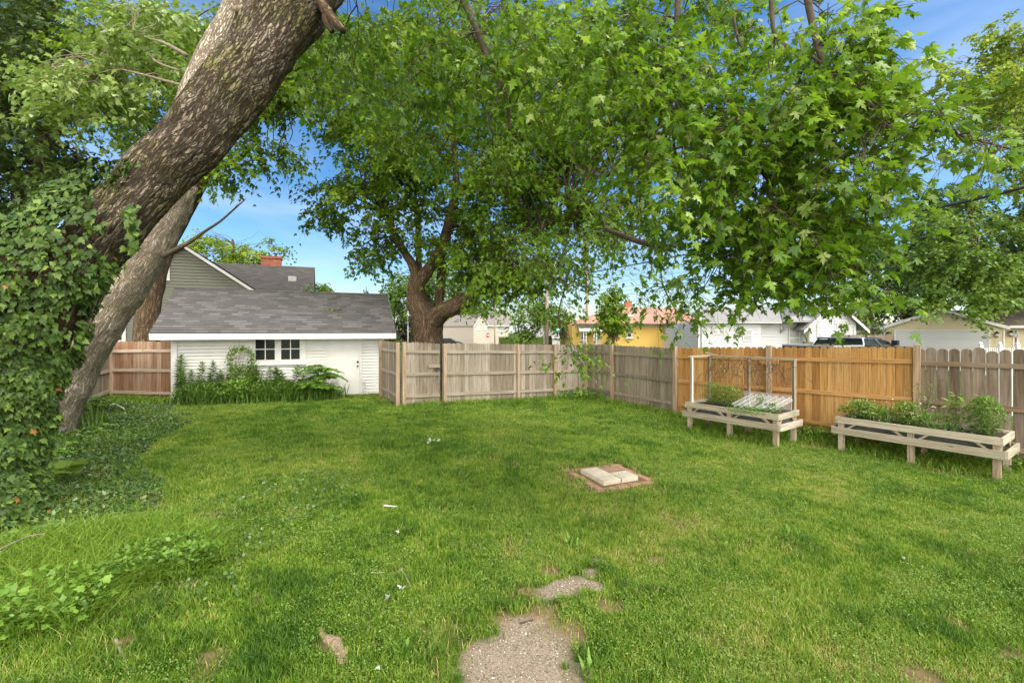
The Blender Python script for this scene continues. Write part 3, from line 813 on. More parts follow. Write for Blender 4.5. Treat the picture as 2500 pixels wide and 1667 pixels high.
def build_leaning_maple():
    base = G(-16, 1290)
    t = empty('leaning_maple_tree', base, 0, 'huge leaning maple with rough brown trunk crossing the upper left and leafy boughs overhead', 'tree')
    tp = [(-50, 1330, 5.0), (-50, 1180, 5.0), (-30, 1060, 5.0), (0, 940, 5.0), (62, 815, 5.0), (166, 680, 5.05), (238, 595, 5.08), (290, 531, 5.1), (374, 436, 5.2), (488, 322, 5.3), (570, 213, 5.4), (650, 106, 5.5), (732, 0, 5.6), (814, -100, 5.7), (905, -210, 5.8)]
    rad = [.42, .40, .37, .34, .325, .31, .305, .30, .305, .315, .33, .345, .355, .34, .28]
    def rough(p, a, L, r):
        g = mnoise.noise(Vector((math.cos(a) * r * 30, math.sin(a) * r * 30, L * 7 + 1.5 * mnoise.noise(p * 5)))); f = mnoise.noise(Vector((math.cos(a) * r * 60, math.sin(a) * r * 60, L * 22)))
        knot = .05 * math.exp(-((p - P(455, 255, 5.0)).length / .16) ** 2)
        return .045 * mnoise.noise(p * 1.9) + .016 * mnoise.noise(p * 6) + .014 * (1 - 2.2 * abs(g)) + .006 * f + knot
    trunk = MB(); trunk.tube(PP(tp), rad, 132, .5, 22, rough); trunk.build('trunk', MAT['bark_big'], t, smooth=True)
    st = MB(); st.tube(PP([(440, 380, 5.7), (476, 240, 5.95), (510, 150, 6.05), (562, 45, 6.15), (598, -40, 6.2), (650, -160, 6.2)]), [.20, .18, .165, .15, .14, .13], 32, .5, 6, bark_disp(.02)); st.build('stem', MAT['bark_pale'], t, smooth=True)
    st = MB(); st.tube(PP([(560, 25, 6.15), (600, 24, 6.0), (650, 30, 5.8)]), [.05, .045, .045], 10, .5, 3); st.build('branch', MAT['branch'], t, smooth=True)
    for pts, rr in (([(785, 10, 5.5), (805, 38, 5.4), (838, 76, 5.3)], [.07, .065, .05]), ([(800, 20, 5.4), (795, 50, 5.4), (812, 78, 5.38)], [.06, .05, .04])):
        st = MB(); st.tube(PP(pts), rr, 12, .5, 3, bark_disp(.012)); st.build('broken_stub', MAT['bark_far'], t, smooth=True)
    boughs = [
        ([(880, -190, 5.8), (1150, -330, 6.0), (1500, -430, 5.8), (1800, -420, 5.4), (2050, -330, 5.0)], [.26, .2, .16, .11, .07]),
        ([(1000, -260, 5.9), (1200, -220, 7.0), (1420, -140, 8.2), (1620, 0, 9.0)], [.16, .13, .10, .06]),
        ([(1090, -120, 6.2), (1127, -10, 6.3), (1165, 75, 6.4), (1190, 140, 6.5), (1222, 200, 6.5), (1240, 262, 6.5), (1243, 320, 6.5)], [.06, .05, .046, .04, .034, .026, .014]),
        ([(1219, 190, 6.5), (1217, 245, 6.5), (1196, 285, 6.5), (1195, 312, 6.5), (1212, 330, 6.5)], [.028, .024, .02, .016, .01]),
        ([(1660, -100, 6.0), (1650, 120, 6.0), (1640, 200, 6.1), (1626, 270, 6.1), (1590, 345, 6.1), (1560, 430, 6.1), (1565, 520, 6.1)], [.05, .04, .035, .03, .022, .015, .008]),
        ([(1668, 190, 6.0), (1690, 240, 6.0), (1680, 300, 6.0), (1672, 400, 6.0), (1655, 430, 6.0)], [.04, .05, .03, .022, .012]),
        ([(1640, 250, 6.1), (1645, 350, 6.1), (1662, 430, 6.1), (1690, 480, 6.1)], [.02, .018, .014, .008]),
        ([(1965, -80, 4.6), (1972, 0, 4.6), (1998, 117, 4.6), (2025, 170, 4.5), (2084, 223, 4.4), (2190, 298, 4.2), (2339, 330, 3.9), (2520, 378, 3.7)], [.045, .034, .03, .026, .022, .016, .012, .008]),
        ([(1985, 140, 4.6), (2030, 175, 4.5), (2100, 240, 4.4), (2180, 255, 4.3)], [.015, .016, .012, .006]),
        ([(1880, -60, 5.2), (1885, 40, 5.2), (1893, 85, 5.2), (1930, 120, 5.1)], [.03, .024, .02, .012]),
        ([(1790, 30, 5.4), (1800, 90, 5.4), (1830, 150, 5.4)], [.02, .018, .012]),
        ([(1690, 350, 8.0), (1620, 370, 8.0), (1560, 390, 8.0), (1500, 418, 8.2), (1470, 440, 8.4)], [.03, .036, .034, .028, .015]),
        ([(1700, 405, 8.0), (1640, 413, 8.0), (1580, 410, 8.0), (1500, 425, 8.2)], [.03, .03, .025, .016]),
        ([(2120, 250, 4.3), (2125, 275, 4.3), (2160, 300, 4.2), (2200, 330, 4.2)], [.012, .012, .01, .005]),
        ([(2000, 300, 4.6), (2060, 325, 4.6), (2110, 360, 4.5)], [.012, .011, .006]),
        ([(1800, 330, 5.0), (1860, 420, 5.0), (1920, 500, 5.0), (1960, 545, 5.0)], [.025, .02, .014, .007]),
        ([(1690, 470, 5.6), (1740, 520, 5.6), (1760, 560, 5.6), (1770, 700, 5.6)], [.02, .018, .014, .006]),
        ([(1480, 560, 8.5), (1560, 590, 8.0), (1640, 610, 7.5)], [.04, .05, .04]),
        ([(1612, 640, 7.2), (1620, 700, 7.2), (1660, 772, 7.2), (1690, 790, 7.2)], [.012, .012, .01, .006]),
        ([(1380, 700, 9.0), (1362, 780, 9.0), (1385, 850, 9.0)], [.014, .01, .006]),
    ]
    for pts, rr in boughs[2:]:
        bm = MB(); bm.tube(PP(pts), rr, 8, rnd.random(), 4); bm.build('branch', MAT['twig'], t, smooth=True)
    for pts, rr in boughs[:2]:
        b = MB(); b.tube(PP(pts), rr, 14, .5, 4, bark_disp(.012)); b.build('bough', MAT['bark_big'], t, smooth=True)
    sk = skeleton([PP(b[0]) for b in boughs])
    regs = [(780, 60, 170, 90, 7.0, 1.2, 20, 32), (1000, 130, 300, 170, 7.6, 1.3, 62, 34), (1330, 110, 300, 190, 6.8, 1.6, 78, 34), (1640, 140, 330, 210, 5.8, 1.3, 80, 36),
            (1740, 370, 260, 190, 5.4, 1.2, 56, 34), (1960, 420, 240, 230, 4.9, .9, 56, 34), (2080, 110, 165, 150, 4.7, .6, 26, 32), (2040, 250, 170, 90, 4.5, .5, 22, 26),
            (2250, 290, 110, 75, 3.9, .4, 11, 15), (2380, 320, 90, 45, 3.6, .25, 5, 10), (2105, 420, 100, 80, 4.2, .4, 12, 18), (2010, 560, 180, 90, 4.6, .6, 24, 26), (1890, 650, 170, 62, 4.9, .5, 17, 24), (1800, 610, 120, 130, 5.4, .5, 22, 26),
            (2060, 640, 90, 45, 4.4, .3, 8, 18), (1620, 540, 110, 100, 6.6, .8, 14, 18), (1590, 720, 75, 50, 7.2, .4, 6, 15), (1665, 765, 45, 25, 7.0, .3, 3, 14), (1480, 625, 90, 60, 8.6, .8, 7, 18), (1690, 700, 60, 40, 6.0, .3, 4, 14), (1385, 655, 80, 50, 9.2, .6, 7, 18), (1420, 570, 90, 70, 9.4, .8, 8, 18),
            (1385, 760, 24, 30, 9.0, .2, 2, 12), (1404, 850, 20, 34, 9.0, .15, 6, 20), (1250, 610, 110, 50, 10.0, 1.0, 8, 20), (1120, 330, 200, 120, 8.5, 1.0, 20, 26)]
    near, far = [], []; tw = MB()
    for cx, cy, rx, ry, Y, rY, n, per in regs:
        c = blob(cx, cy, rx, ry, Y, rY, n, 0)
        twigs(tw, c, sk, .009, .7, 1.1, -.05)
        ns = 5
        r = sprays(c, ns, per * 1.45 / ns, .20 + .055 * Y, (-.35, .4), .09, .22); seg_tubes(tw, r[3], .0035)
        (near if Y < 6.2 else far).append(r)
    tag(tw.build('twigs', MAT['twig'], t), kind='stuff')
    for nm, lst, tpl in (('crown', near, 'maple'), ('inner_crown', far, 'maple_s')):
        p, d, ti = (np.concatenate([r[i] for r in lst]) for i in range(3))
        leaves(nm, p, rng.uniform(.065, .13, len(p)), tpl, MAT['maple_near'], t, ti, dirs=d, roll=.6)


def build_ivy():
    """ivy wrapped over the lower trunk: leaves on a bulging envelope round it"""
    base = G(-16, 1275)
    o = empty('ivy_plant', base, 0, 'dense dark ivy wrapped thickly round the lower leaning trunk', 'ivy')
    # envelope: centre px, py, Y, radius m, cover
    env = [(-40, 1345, 5.0, .54), (-38, 1230, 5.0, .53), (-38, 1130, 5.0, .53), (-40, 1060, 4.97, .56), (-30, 940, 4.93, .62), (-10, 835, 4.9, .70), (38, 735, 4.88, .70), (122, 640, 4.92, .58), (212, 548, 5.0, .46), (305, 455, 5.12, .345)]
    ctr = PP([e[:3] for e in env]); rr = [e[3] for e in env]
    N = 34000; pts, nor, sz = [], [], []
    L = len(ctr) - 1
    for _ in range(N):
        u = rnd.random() * L; k = min(int(u), L - 1); f = u - k
        c = ctr[k].lerp(ctr[k + 1], f); r = rr[k] * (1 - f) + rr[k + 1] * f
        T = (ctr[k + 1] - ctr[k]).normalized(); X = T.cross(Vector((0, 1, 0))).normalized(); Yv = T.cross(X)
        a = rnd.uniform(0, 2 * math.pi); d = X * math.cos(a) + Yv * math.sin(a)
        if d.y > .45: continue
        # thin out towards the top; a few strands run on up the bark
        top = u / L
        fall = 1 if top < .84 else max(0, 1 - (top - .84) / .16)
        side = d.x  # right side of the trunk stays barer near the top
        if rnd.random() > fall - max(0, side) * (top > .6) * .55 - (0.35 if (top > .62 and side > .1 and mnoise.noise(c * 3 + d * 2) > .05) else 0): continue
        lump = 1 + .16 * mnoise.noise((c + d * r) * 2.3) + .10 * mnoise.noise((c + d * r) * 6)
        p = c + d * r * lump * rnd.uniform(.93, 1.03)
        pts.append(p); nor.append(d + Vector((0, -.15, .55)))
        sz.append(rnd.uniform(.035, .09))
    # strand along the upper edge
    for k in range(60):
        q = P(rnd.gauss(262, 14) + k * .9, rnd.gauss(452, 10) - k * 1.0, 4.85); pts.append(q); nor.append(Vector((-.5, -.6, .6))); sz.append(rnd.uniform(.04, .08))
    for k in range(45):
        q = P(322 + rnd.gauss(0, 8), 500 + k * 2.6, 4.82 + rnd.gauss(0, .03)); pts.append(q); nor.append(Vector((.4, -.8, .3))); sz.append(rnd.uniform(.05, .1))
    nor = np.array(nor); nor /= np.linalg.norm(nor, axis=1, keepdims=True); n = len(pts)
    down = np.tile(np.array([0, 0, -1.0]), (n, 1)) + rng.normal(0, .45, (n, 3)) + nor * .35
    v = np.clip(rng.normal(.5, .22, n), 0, .97); v[rng.random(n) < .004] = 1.0
    leaves('foliage', pts, sz, 'ivy', MAT['ivy'], o, v, dirs=down, normals=nor, roll=.35)
    # woody core so that no sky shows through the mass
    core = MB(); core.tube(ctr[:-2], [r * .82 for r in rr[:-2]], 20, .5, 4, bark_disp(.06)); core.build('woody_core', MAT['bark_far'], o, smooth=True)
    for k in range(26):
        st = MB(); a = rnd.uniform(-2.6, -.4); q = []
        for j in range(len(ctr) - 2):
            T = (ctr[j + 1] - ctr[j]).normalized(); X = T.cross(Vector((0, 1, 0))).normalized(); Yv = T.cross(X); a += rnd.gauss(0, .18)
            q.append(ctr[j] + (X * math.cos(a) - Yv * math.sin(a) * -1) * rr[j] * .93)
        st.tube(q, .009, 5, rnd.random(), 3); st.build('stem', MAT['branch'], o, smooth=True)


def build_other_trees():
    # pale trunk with a broken top, in front of the side fence
    b = G(80, 1055)
    tp = [(70, 1080, 8.9), (110, 1000, 8.9), (180, 873, 8.85), (230, 800, 8.8), (273, 741, 8.8), (320, 675, 8.8), (362, 614, 8.8), (396, 555, 8.8), (425, 495, 8.75), (446, 444, 8.7)]
    t = empty('stump_tree', b, 0, 'pale leaning trunk snapped off short behind the ivy covered one', 'tree')
    m = MB(); m.tube(PP(tp), [.66, .56, .46, .42, .39, .37, .355, .33, .30, .26], 72, .5, 14, bark_disp(.034))
    m.build('trunk', MAT['bark_pale'], t, smooth=True)
    s = MB()
    tip = P(448, 440, 8.7)
    for k in range(16):
        a = k * .6; q = tip + Vector((math.cos(a) * .15, math.sin(a) * .15, -.02)); s.bar(q, q + Vector((rnd.gauss(.03, .02), rnd.gauss(0, .02), rnd.uniform(.06, .2))), .05, .03)
    s.build('splintered_top', MAT['bark_pale'], t)
    d = MB(); d.tube(PP([(400, 625, 8.6), (436, 606, 8.5), (462, 592, 8.5), (500, 565, 8.5), (538, 540, 8.5), (570, 512, 8.5), (600, 486, 8.5)]), [.055, .04, .032, .026, .02, .016, .008], 8, .5, 4)
    d.tube(PP([(560, 522, 8.5), (575, 506, 8.45), (580, 498, 8.45)]), [.014, .01, .005], 6, .5, 2); d.build('dead_branch', MAT['twig'], t, smooth=True)

    # trunk behind the left fence, its crown spreads over the blue gap
    b = Vector((-13.0, 16.0, float(gz(-13, 16))))
    limbs = [(PP([(352, 960, 15.5), (358, 800, 15.5), (372, 700, 15.5), (400, 600, 15.5), (450, 500, 15.5), (487, 418, 15.5)]), [.46, .37, .34, .34, .36, .36]),
             (PP([(487, 425, 15.5), (520, 385, 15.5), (580, 320, 15.5), (640, 275, 15.2), (740, 250, 15.0)]), [.30, .22, .19, .16, .10]),
             (PP([(480, 430, 15.5), (470, 340, 15.6), (440, 200, 15.8), (420, 60, 16)]), [.34, .28, .22, .14]),
             (PP([(455, 260, 15.7), (350, 170, 15), (240, 130, 14.5)]), [.16, .12, .06]),
             (PP([(374, 655, 15.1), (392, 648, 14.9)]), [.12, .05])]
    cr = np.concatenate([blob(560, 110, 190, 130, 14.5, 2.5, 60), blob(330, 130, 200, 150, 15, 3, 64), blob(640, 210, 110, 60, 14.5, 1.5, 24), blob(580, 380, 90, 66, 14.5, 1.2, 14), blob(690, 370, 26, 40, 14.5, .6, 3),
                         blob(545, 440, 32, 26, 14.5, .5, 3), blob(350, 330, 60, 50, 15, 1, 8), blob(250, 240, 110, 60, 15, 2, 16), blob(770, 150, 120, 110, 13.8, 1.5, 30)])
    tree('maple_tree', 'maple with a brown trunk rising behind the left fence beside the white shed', 'maple trees round the yard', b, limbs, cr, MAT['maple_mid'], MAT['bark_far'], .15, 95, .75, 'maple_s', 16, .03, .03, sub=5)

    # paler spray that hangs at the upper left
    b = Vector((-7.5, 7.6, float(gz(-7.5, 7.6))))
    c = np.concatenate([blob(230, 175, 150, 50, 8, .8, 16), blob(120, 185, 90, 26, 7.6, .5, 9), blob(170, 225, 90, 35, 7.8, .5, 9), blob(330, 60, 140, 70, 8.2, .8, 20), blob(130, 265, 24, 24, 7.6, .2, 3), blob(300, 260, 90, 40, 8, .6, 8), blob(420, 150, 60, 60, 8, .6, 8)])
    limbs = [(PP([(470, 215, 6.6), (430, 205, 7), (330, 178, 7.6), (250, 165, 7.8), (165, 190, 7.7)]), [.03, .022, .016, .012, .006]),
             (PP([(455, 135, 6.6), (400, 105, 7), (350, 90, 7.8), (300, 60, 8)]), [.03, .02, .014, .006]),
             (PP([(436, 172, 6.8), (380, 150, 7.4), (350, 110, 7.9)]), [.018, .014, .006]),
             (PP([(285, 88, 8.0), (268, 118, 8), (245, 138, 8)]), [.035, .03, .02])]
    t = bpy.data.objects['leaning_maple_tree']
    for pts, rr in limbs: mb = MB(); mb.tube(pts, rr, 7, .5, 3); mb.build('branch', MAT['branch'], t, smooth=True)
    mb = MB(); twigs(mb, c, skeleton([l[0] for l in limbs]), .01, .9, 1.4); tag(mb.build('twigs', MAT['branch'], t, smooth=True), kind='stuff')
    p, d, ti, sg = sprays(c, 5, 12, .5, (-.25, .35), .1, -.2)
    leaves('pale_crown', p, rng.uniform(.07, .13, len(p)), 'maple_s', MAT['pale_maple'], t, ti, dirs=d, roll=.6)

    # dark tree at the far left
    b = Vector((-15.6, 15.5, .3))
    limbs = [(PP([(60, 1000, 17), (75, 800, 17), (88, 640, 17), (100, 480, 17), (112, 350, 17), (135, 290, 17), (170, 240, 17)]), [.5, .42, .40, .36, .33, .28, .2]),
             (PP([(112, 350, 17), (95, 310, 17), (55, 270, 17)]), [.13, .1, .06]), (PP([(40, 900, 18), (45, 560, 18), (50, 420, 18)]), [.3, .26, .2])]
    cr = np.concatenate([blob(60, 110, 160, 170, 17, 3, 110), blob(40, 320, 120, 70, 17, 3, 26), blob(60, 430, 150, 60, 17, 3, 26), blob(180, 400, 90, 60, 17, 1.5, 12), blob(40, 540, 90, 60, 17, 2, 14), blob(210, 460, 60, 40, 16.5, 1, 8), blob(-120, 250, 120, 300, 17, 3, 60)])
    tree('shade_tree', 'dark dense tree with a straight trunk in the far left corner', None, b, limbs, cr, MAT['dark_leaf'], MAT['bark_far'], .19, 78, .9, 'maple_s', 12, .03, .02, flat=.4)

    # big maple behind the gate
    b = Vector((-3.2, 17.0, float(gz(-3.2, 17))))
    Y = 17.0
    limbs = [(PP([(1040, 1000, Y), (1040, 900, Y), (1041, 820, Y), (1040, 780, Y), (1022, 740, Y), (1016, 700, Y), (1022, 672, Y)]), [.95, .72, .60, .56, .40, .31, .28]),
             (PP([(1040, 800, Y), (1075, 765, 16.6), (1110, 748, 16.3), (1145, 728, 16), (1190, 695, 15.6), (1260, 660, 15.2), (1340, 640, 15)]), [.42, .34, .30, .28, .22, .15, .08]),
             (PP([(1022, 690, Y), (1005, 645, Y), (985, 612, Y), (955, 560, Y), (940, 500, Y)]), [.22, .17, .14, .10, .06]),
             (PP([(1020, 690, Y), (1055, 648, Y), (1083, 596, Y), (1100, 530, Y), (1113, 450, Y), (1112, 380, Y), (1100, 230, Y)]), [.24, .22, .18, .155, .13, .11, .07]),
             (PP([(1022, 680, 17.2), (1022, 640, 17.3), (1020, 560, 17.4), (1010, 420, 17.4)]), [.13, .11, .10, .06]),
             (PP([(1068, 790, 17.4), (1072, 740, 17.5), (1078, 680, 17.6), (1082, 600, 17.6), (1095, 520, 17.6)]), [.2, .19, .18, .16, .1]),
             (PP([(1110, 480, Y), (1140, 450, Y), (1180, 400, 16.5), (1250, 320, 16)]), [.12, .1, .07, .04]),
             (PP([(1300, 560, 15), (1400, 525, 14.5), (1440, 500, 14.4)]), [.08, .1, .06]),
             (PP([(1040, 150, Y), (960, 100, Y), (900, 60, Y)]), [.06, .05, .03])]
    cr = np.concatenate([blob(1130, 230, 370, 260, Y, 4.5, 200, .5), blob(930, 330, 150, 150, Y, 3, 44), blob(900, 470, 130, 80, Y, 2.5, 24), blob(800, 520, 42, 24, Y, .6, 4), blob(950, 560, 100, 60, Y, 1.5, 15), blob(900, 625, 70, 28, Y, .8, 5),
                         blob(1180, 540, 190, 120, Y, 3, 54), blob(1340, 470, 200, 170, 16, 3, 60), blob(1260, 660, 140, 56, 15.2, 1.2, 26), blob(1180, 620, 90, 70, 16, 1, 14), blob(1480, 300, 220, 250, 15.5, 3, 70), blob(1500, 540, 110, 50, 14.5, 1.2, 9)])
    cpx = 1250 + F * cr[:, 0] / cr[:, 1]; cpy = HY + F * (H - cr[:, 2]) / cr[:, 1]
    cr = cr[~(in_poly(cpx, cpy, [(930, 530), (1000, 585), (1060, 470), (1150, 470), (1120, 620), (1130, 690), (1190, 720), (1110, 800), (950, 800)]) & (cr[:, 1] < 18.2) & (rng.random(len(cr)) < .88))]
    tree('maple_tree', 'massive old maple with a forked low trunk behind the back fence and gate', 'maple trees round the yard', b, limbs, cr, MAT['maple_mid'], MAT['bark_far'], .155, 130, .8, 'maple_s', 28, .035, .06, sub=6)

    def simple(name, label, group, base, h_tr, r_tr, cr, mat, size, per, rad, bark='bark_far', tw=.03, tpl='rhomb', flat=.6):
        base = Vector(base); top = Vector(np.asarray(cr).mean(0))
        mid = base.lerp(top, .55) + Vector((rnd.gauss(0, .15), 0, 0))
        hi = top + Vector((0, 0, max(.4, (np.asarray(cr)[:, 2].max() - top.z) * .7)))
        return tree(name, label, group, base, [([base - Vector((0, 0, .1)), mid, top, hi], [r_tr, r_tr * .75, r_tr * .5, r_tr * .15])], cr, MAT[mat], MAT[bark], size, per, rad, tpl, 10, tw, .02, flat, sub=3)

    def at(px, Y): x = (px - 1250) / F * Y; return (x, Y, float(gz(x, Y)))
    grp = 'trees beyond the fences'
    simple('garden_tree', 'tall yellow green tree rising at the upper right edge against blue sky', grp, at(2560, 30), 9, .35, np.concatenate([blob(2500, 150, 150, 120, 30, 4, 60), blob(2470, 270, 130, 90, 30, 3, 40), blob(2530, 400, 110, 130, 30, 3, 40), blob(2360, 200, 26, 20, 30, 1, 4), blob(2310, 175, 60, 26, 30, 1, 5), blob(2600, 500, 90, 200, 30, 3, 30)]), 'lime_leaf', .26, 120, 1.0, tw=.02)
    simple('garden_tree', 'broad bright green tree overhanging the cream garage roof', grp, at(2470, 34), 8, .5, np.concatenate([blob(2400, 590, 190, 120, 30, 4, 110), blob(2300, 640, 90, 70, 30, 3, 30), blob(2480, 665, 100, 50, 30, 2, 30), blob(2290, 500, 90, 60, 32, 3, 24), blob(2420, 728, 60, 14, 27, .8, 7), blob(2300, 722, 40, 12, 27, .6, 5), blob(2245, 738, 22, 12, 27, .3, 2), blob(2388, 765, 5, 5, 26.5, .1, 1)]), 'fresh_leaf', .24, 150, 1.0, tw=.02)
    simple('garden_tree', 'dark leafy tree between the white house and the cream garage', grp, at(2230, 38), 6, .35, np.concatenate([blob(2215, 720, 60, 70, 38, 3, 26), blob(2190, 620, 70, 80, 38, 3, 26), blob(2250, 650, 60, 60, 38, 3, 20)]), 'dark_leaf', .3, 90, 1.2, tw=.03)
    simple('garden_tree', 'light green tree behind the white house gable', grp, at(2150, 44), 5, .3, np.concatenate([blob(2140, 755, 60, 45, 44, 3, 26), blob(2080, 720, 50, 40, 44, 3, 18)]), 'lime_leaf', .3, 90, 1.2, tw=.02)
    simple('shrub', 'clipped bright shrub above the weathered neighbour fence', None, at(2125, 30), 1, .1, blob(2125, 808, 36, 18, 30, 1.0, 16), 'fresh_leaf', .15, 50, .5, tw=.02)
    simple('street_tree', 'round bright green tree behind the timber utility pole', grp, at(1345, 40), 4, .2, np.concatenate([blob(1338, 778, 62, 42, 40, 2.2, 46), blob(1320, 735, 30, 24, 40, 1.2, 8), blob(1275, 780, 30, 40, 40, 1.5, 12), blob(1390, 800, 20, 20, 40, 1, 6)]), 'fresh_leaf', .24, 80, .85, tw=.04)
    simple('street_tree', 'cone shaped green tree in front of the yellow house', grp, at(1488, 30), 3, .14, np.concatenate([blob(1488, 785, 38, 26, 30, 1.0, 22), blob(1492, 745, 28, 30, 30, .8, 16), blob(1494, 712, 13, 18, 30, .4, 7)]), 'maple_mid', .2, 75, .55, tw=.03)
    simple('garden_tree', 'light green tree seen between the forks of the old maple', grp, at(1060, 46), 5, .3, np.concatenate([blob(1080, 700, 56, 55, 46, 3, 32), blob(975, 705, 36, 42, 46, 2, 20), blob(960, 760, 20, 26, 46, 1.5, 8), blob(1020, 690, 40, 40, 46, 2, 14), blob(1150, 740, 60, 30, 50, 2, 14)]), 'fresh_leaf', .3, 80, 1.1, tw=.05)
    simple('garden_tree', 'dark purple leaved tree beside the shed roof end', grp, at(985, 60), 4, .25, blob(985, 785, 22, 48, 60, 2, 30), 'red_leaf', .34, 90, 1.1, tw=.04)
    simple('garden_tree', 'feathery yellow green tree behind the grey house ridge', grp, at(540, 34), 6, .3, np.concatenate([blob(520, 610, 70, 34, 34, 2, 26), blob(590, 625, 60, 26, 34, 2, 18), blob(660, 600, 28, 26, 34, 1, 6), blob(480, 590, 30, 24, 34, 1, 8), blob(640, 650, 50, 20, 35, 1.5, 10)]), 'lime_leaf', .2, 80, .75, tw=.012, flat=.3)
    simple('garden_tree', 'rounded small green tree at the end of the grey house roof', grp, at(788, 40), 4, .2, blob(786, 708, 20, 20, 40, 1, 16), 'fresh_leaf', .22, 70, .6, tw=.03)
    simple('garden_tree', 'thin dark sapling top above the shed ridge', grp, at(890, 36), 4, .06, blob(893, 713, 8, 7, 36, .2, 3), 'dark_leaf', .16, 16, .3, tw=.02)
    simple('garden_tree', 'distant tree line top behind the white houses', grp, at(1200, 120), 6, .4, np.concatenate([blob(1200, 755, 110, 26, 120, 5, 40), blob(1110, 800, 40, 30, 120, 4, 16)]), 'maple_mid', .6, 70, 2.2, tw=.08)
    simple('garden_tree', 'dark leaved tree to the far right behind the garage roof', grp, at(2500, 44), 6, .4, np.concatenate([blob(2480, 690, 110, 90, 44, 3, 50), blob(2380, 700, 60, 40, 44, 3, 14)]), 'dark_leaf', .34, 90, 1.4, tw=.03)
    simple('shrub', 'small bright shrub behind the fence return beside the shed', None, at(950, 24), 1, .06, blob(955, 826, 22, 12, 24, .5, 9), 'fresh_leaf', .12, 40, .35, tw=.02)
    simple('shrub', 'yellow green bush in front of the yellow house wall', None, at(1490, 26), 1, .05, blob(1490, 838, 18, 10, 26, .4, 7), 'lime_leaf', .12, 40, .3, tw=.02)
    # clipped hedge by the beige house
    h = empty('hedge', at(1255, 55), 0, 'clipped box hedge beside the beige house across the street', 'hedge')
    a, b = P(1218, 822, 55), P(1300, 860, 55); n = 2600
    p = np.column_stack([rng.uniform(a.x, b.x + 1.5, n), rng.uniform(54.4, 55.6, n), rng.uniform(-.3, a.z, n)])
    leaves('foliage', p, .2, 'rhomb', MAT['fresh_leaf'], h, rng.uniform(0, .6, n), pitch=(0, .6))
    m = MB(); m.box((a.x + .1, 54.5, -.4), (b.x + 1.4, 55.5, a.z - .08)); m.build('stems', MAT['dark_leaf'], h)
# ------------------------------------------------------------------ fences
def dogear(mb, x0, x1, y0, y1, zb, zt, cut=.028, v=None):
    mb.prism([(x0, y0, zb), (x1, y0, zb), (x1, y0, zt - cut), (x1 - cut * .55, y0, zt - cut * .25), (x1 - cut * 1.3, y0, zt), (x0 + cut * 1.3, y0, zt), (x0 + cut * .55, y0, zt - cut * .25), (x0, y0, zt - cut)], (0, y1 - y0, 0), v)


def fence(name, label, cat, p0, p1, ztop, posts, side, picket, rail, postm, pitch=.14, gap=.004, posth=.0, rails=(.16, .5, .86), cut=.028, rail_out=True, postw=.09, bottom=.04, skip_panels=(), jit=.006, group=None, parent=None, gaps=None):
    """straight fence p0->p1; ztop absolute heights at both ends; posts: distances along it; side=+1 puts rails on local -y"""
    p0 = Vector((p0[0], p0[1], 0)); p1 = Vector((p1[0], p1[1], 0)); d = p1 - p0; L = d.length; ang = math.atan2(d.y, d.x)
    zb0 = float(gz(p0.x, p0.y))
    t = parent or empty(name, (p0.x, p0.y, zb0), ang, label, cat, group)
    def gl(u): q = p0 + d * (u / L); return float(gz(q.x, q.y)) - zb0
    def tl(u): return ztop[0] + (ztop[1] - ztop[0]) * u / L - zb0
    s = -side
    edges = [0.0] + [q for q in posts if .1 < q < L - .1] + [L]
    for k in range(len(edges) - 1):
        a, b = edges[k], edges[k + 1]
        if k in skip_panels: continue
        mb = MB(); n = max(1, round((b - a) / pitch)); w = (b - a) / n
        for j in range(n):
            x0 = a + j * w; g = gap * rnd.uniform(.3, 1.6); j1 = rnd.gauss(0, jit)
            yo = rnd.gauss(0, .0015)
            dogear(mb, x0 + g / 2, x0 + w - g / 2, min(0, -s * .019) + yo, max(0, -s * .019) + yo, gl(x0) + bottom * rnd.uniform(.3, 1.5), tl(x0) + j1, cut)
        mb.build('picket_panel', picket, t, local=True)
        for f in rails:
            rb = MB(); z0 = gl(a) + f * (tl(a) - gl(a)); z1 = gl(b) + f * (tl(b) - gl(b)); hh = .043
            y = s * .002
            rb.prism([(a + .02, y, z0 - hh), (b - .02, y, z1 - hh), (b - .02, y, z1 + hh), (a + .02, y, z0 + hh)], (0, s * .036, 0))
            rb.build('rail', rail, t, local=True)
    for u in posts:
        pb = MB(); hw = postw / 2
        pb.box((u - hw, min(s * .003, s * (postw + .003)), gl(u) - .15), (u + hw, max(s * .003, s * (postw + .003)), tl(u) + posth + rnd.uniform(-.01, .01)))
        pb.build('post', postm, t, local=True)
    return t


def zt(py, Y): return H - (py - HY) * Y / F


CORNER = (2.6, 15.95); R3 = (4.54, 12.68); R4 = (6.11, 10.96); R5 = (7.89, 9.0); R6 = (10.05, 6.63)
GATE_R = (-2.04, 13.43); GATE_L = (-3.14, 12.83); RET = (-4.12, 14.55); LPOST = (-11.75, 13.4)


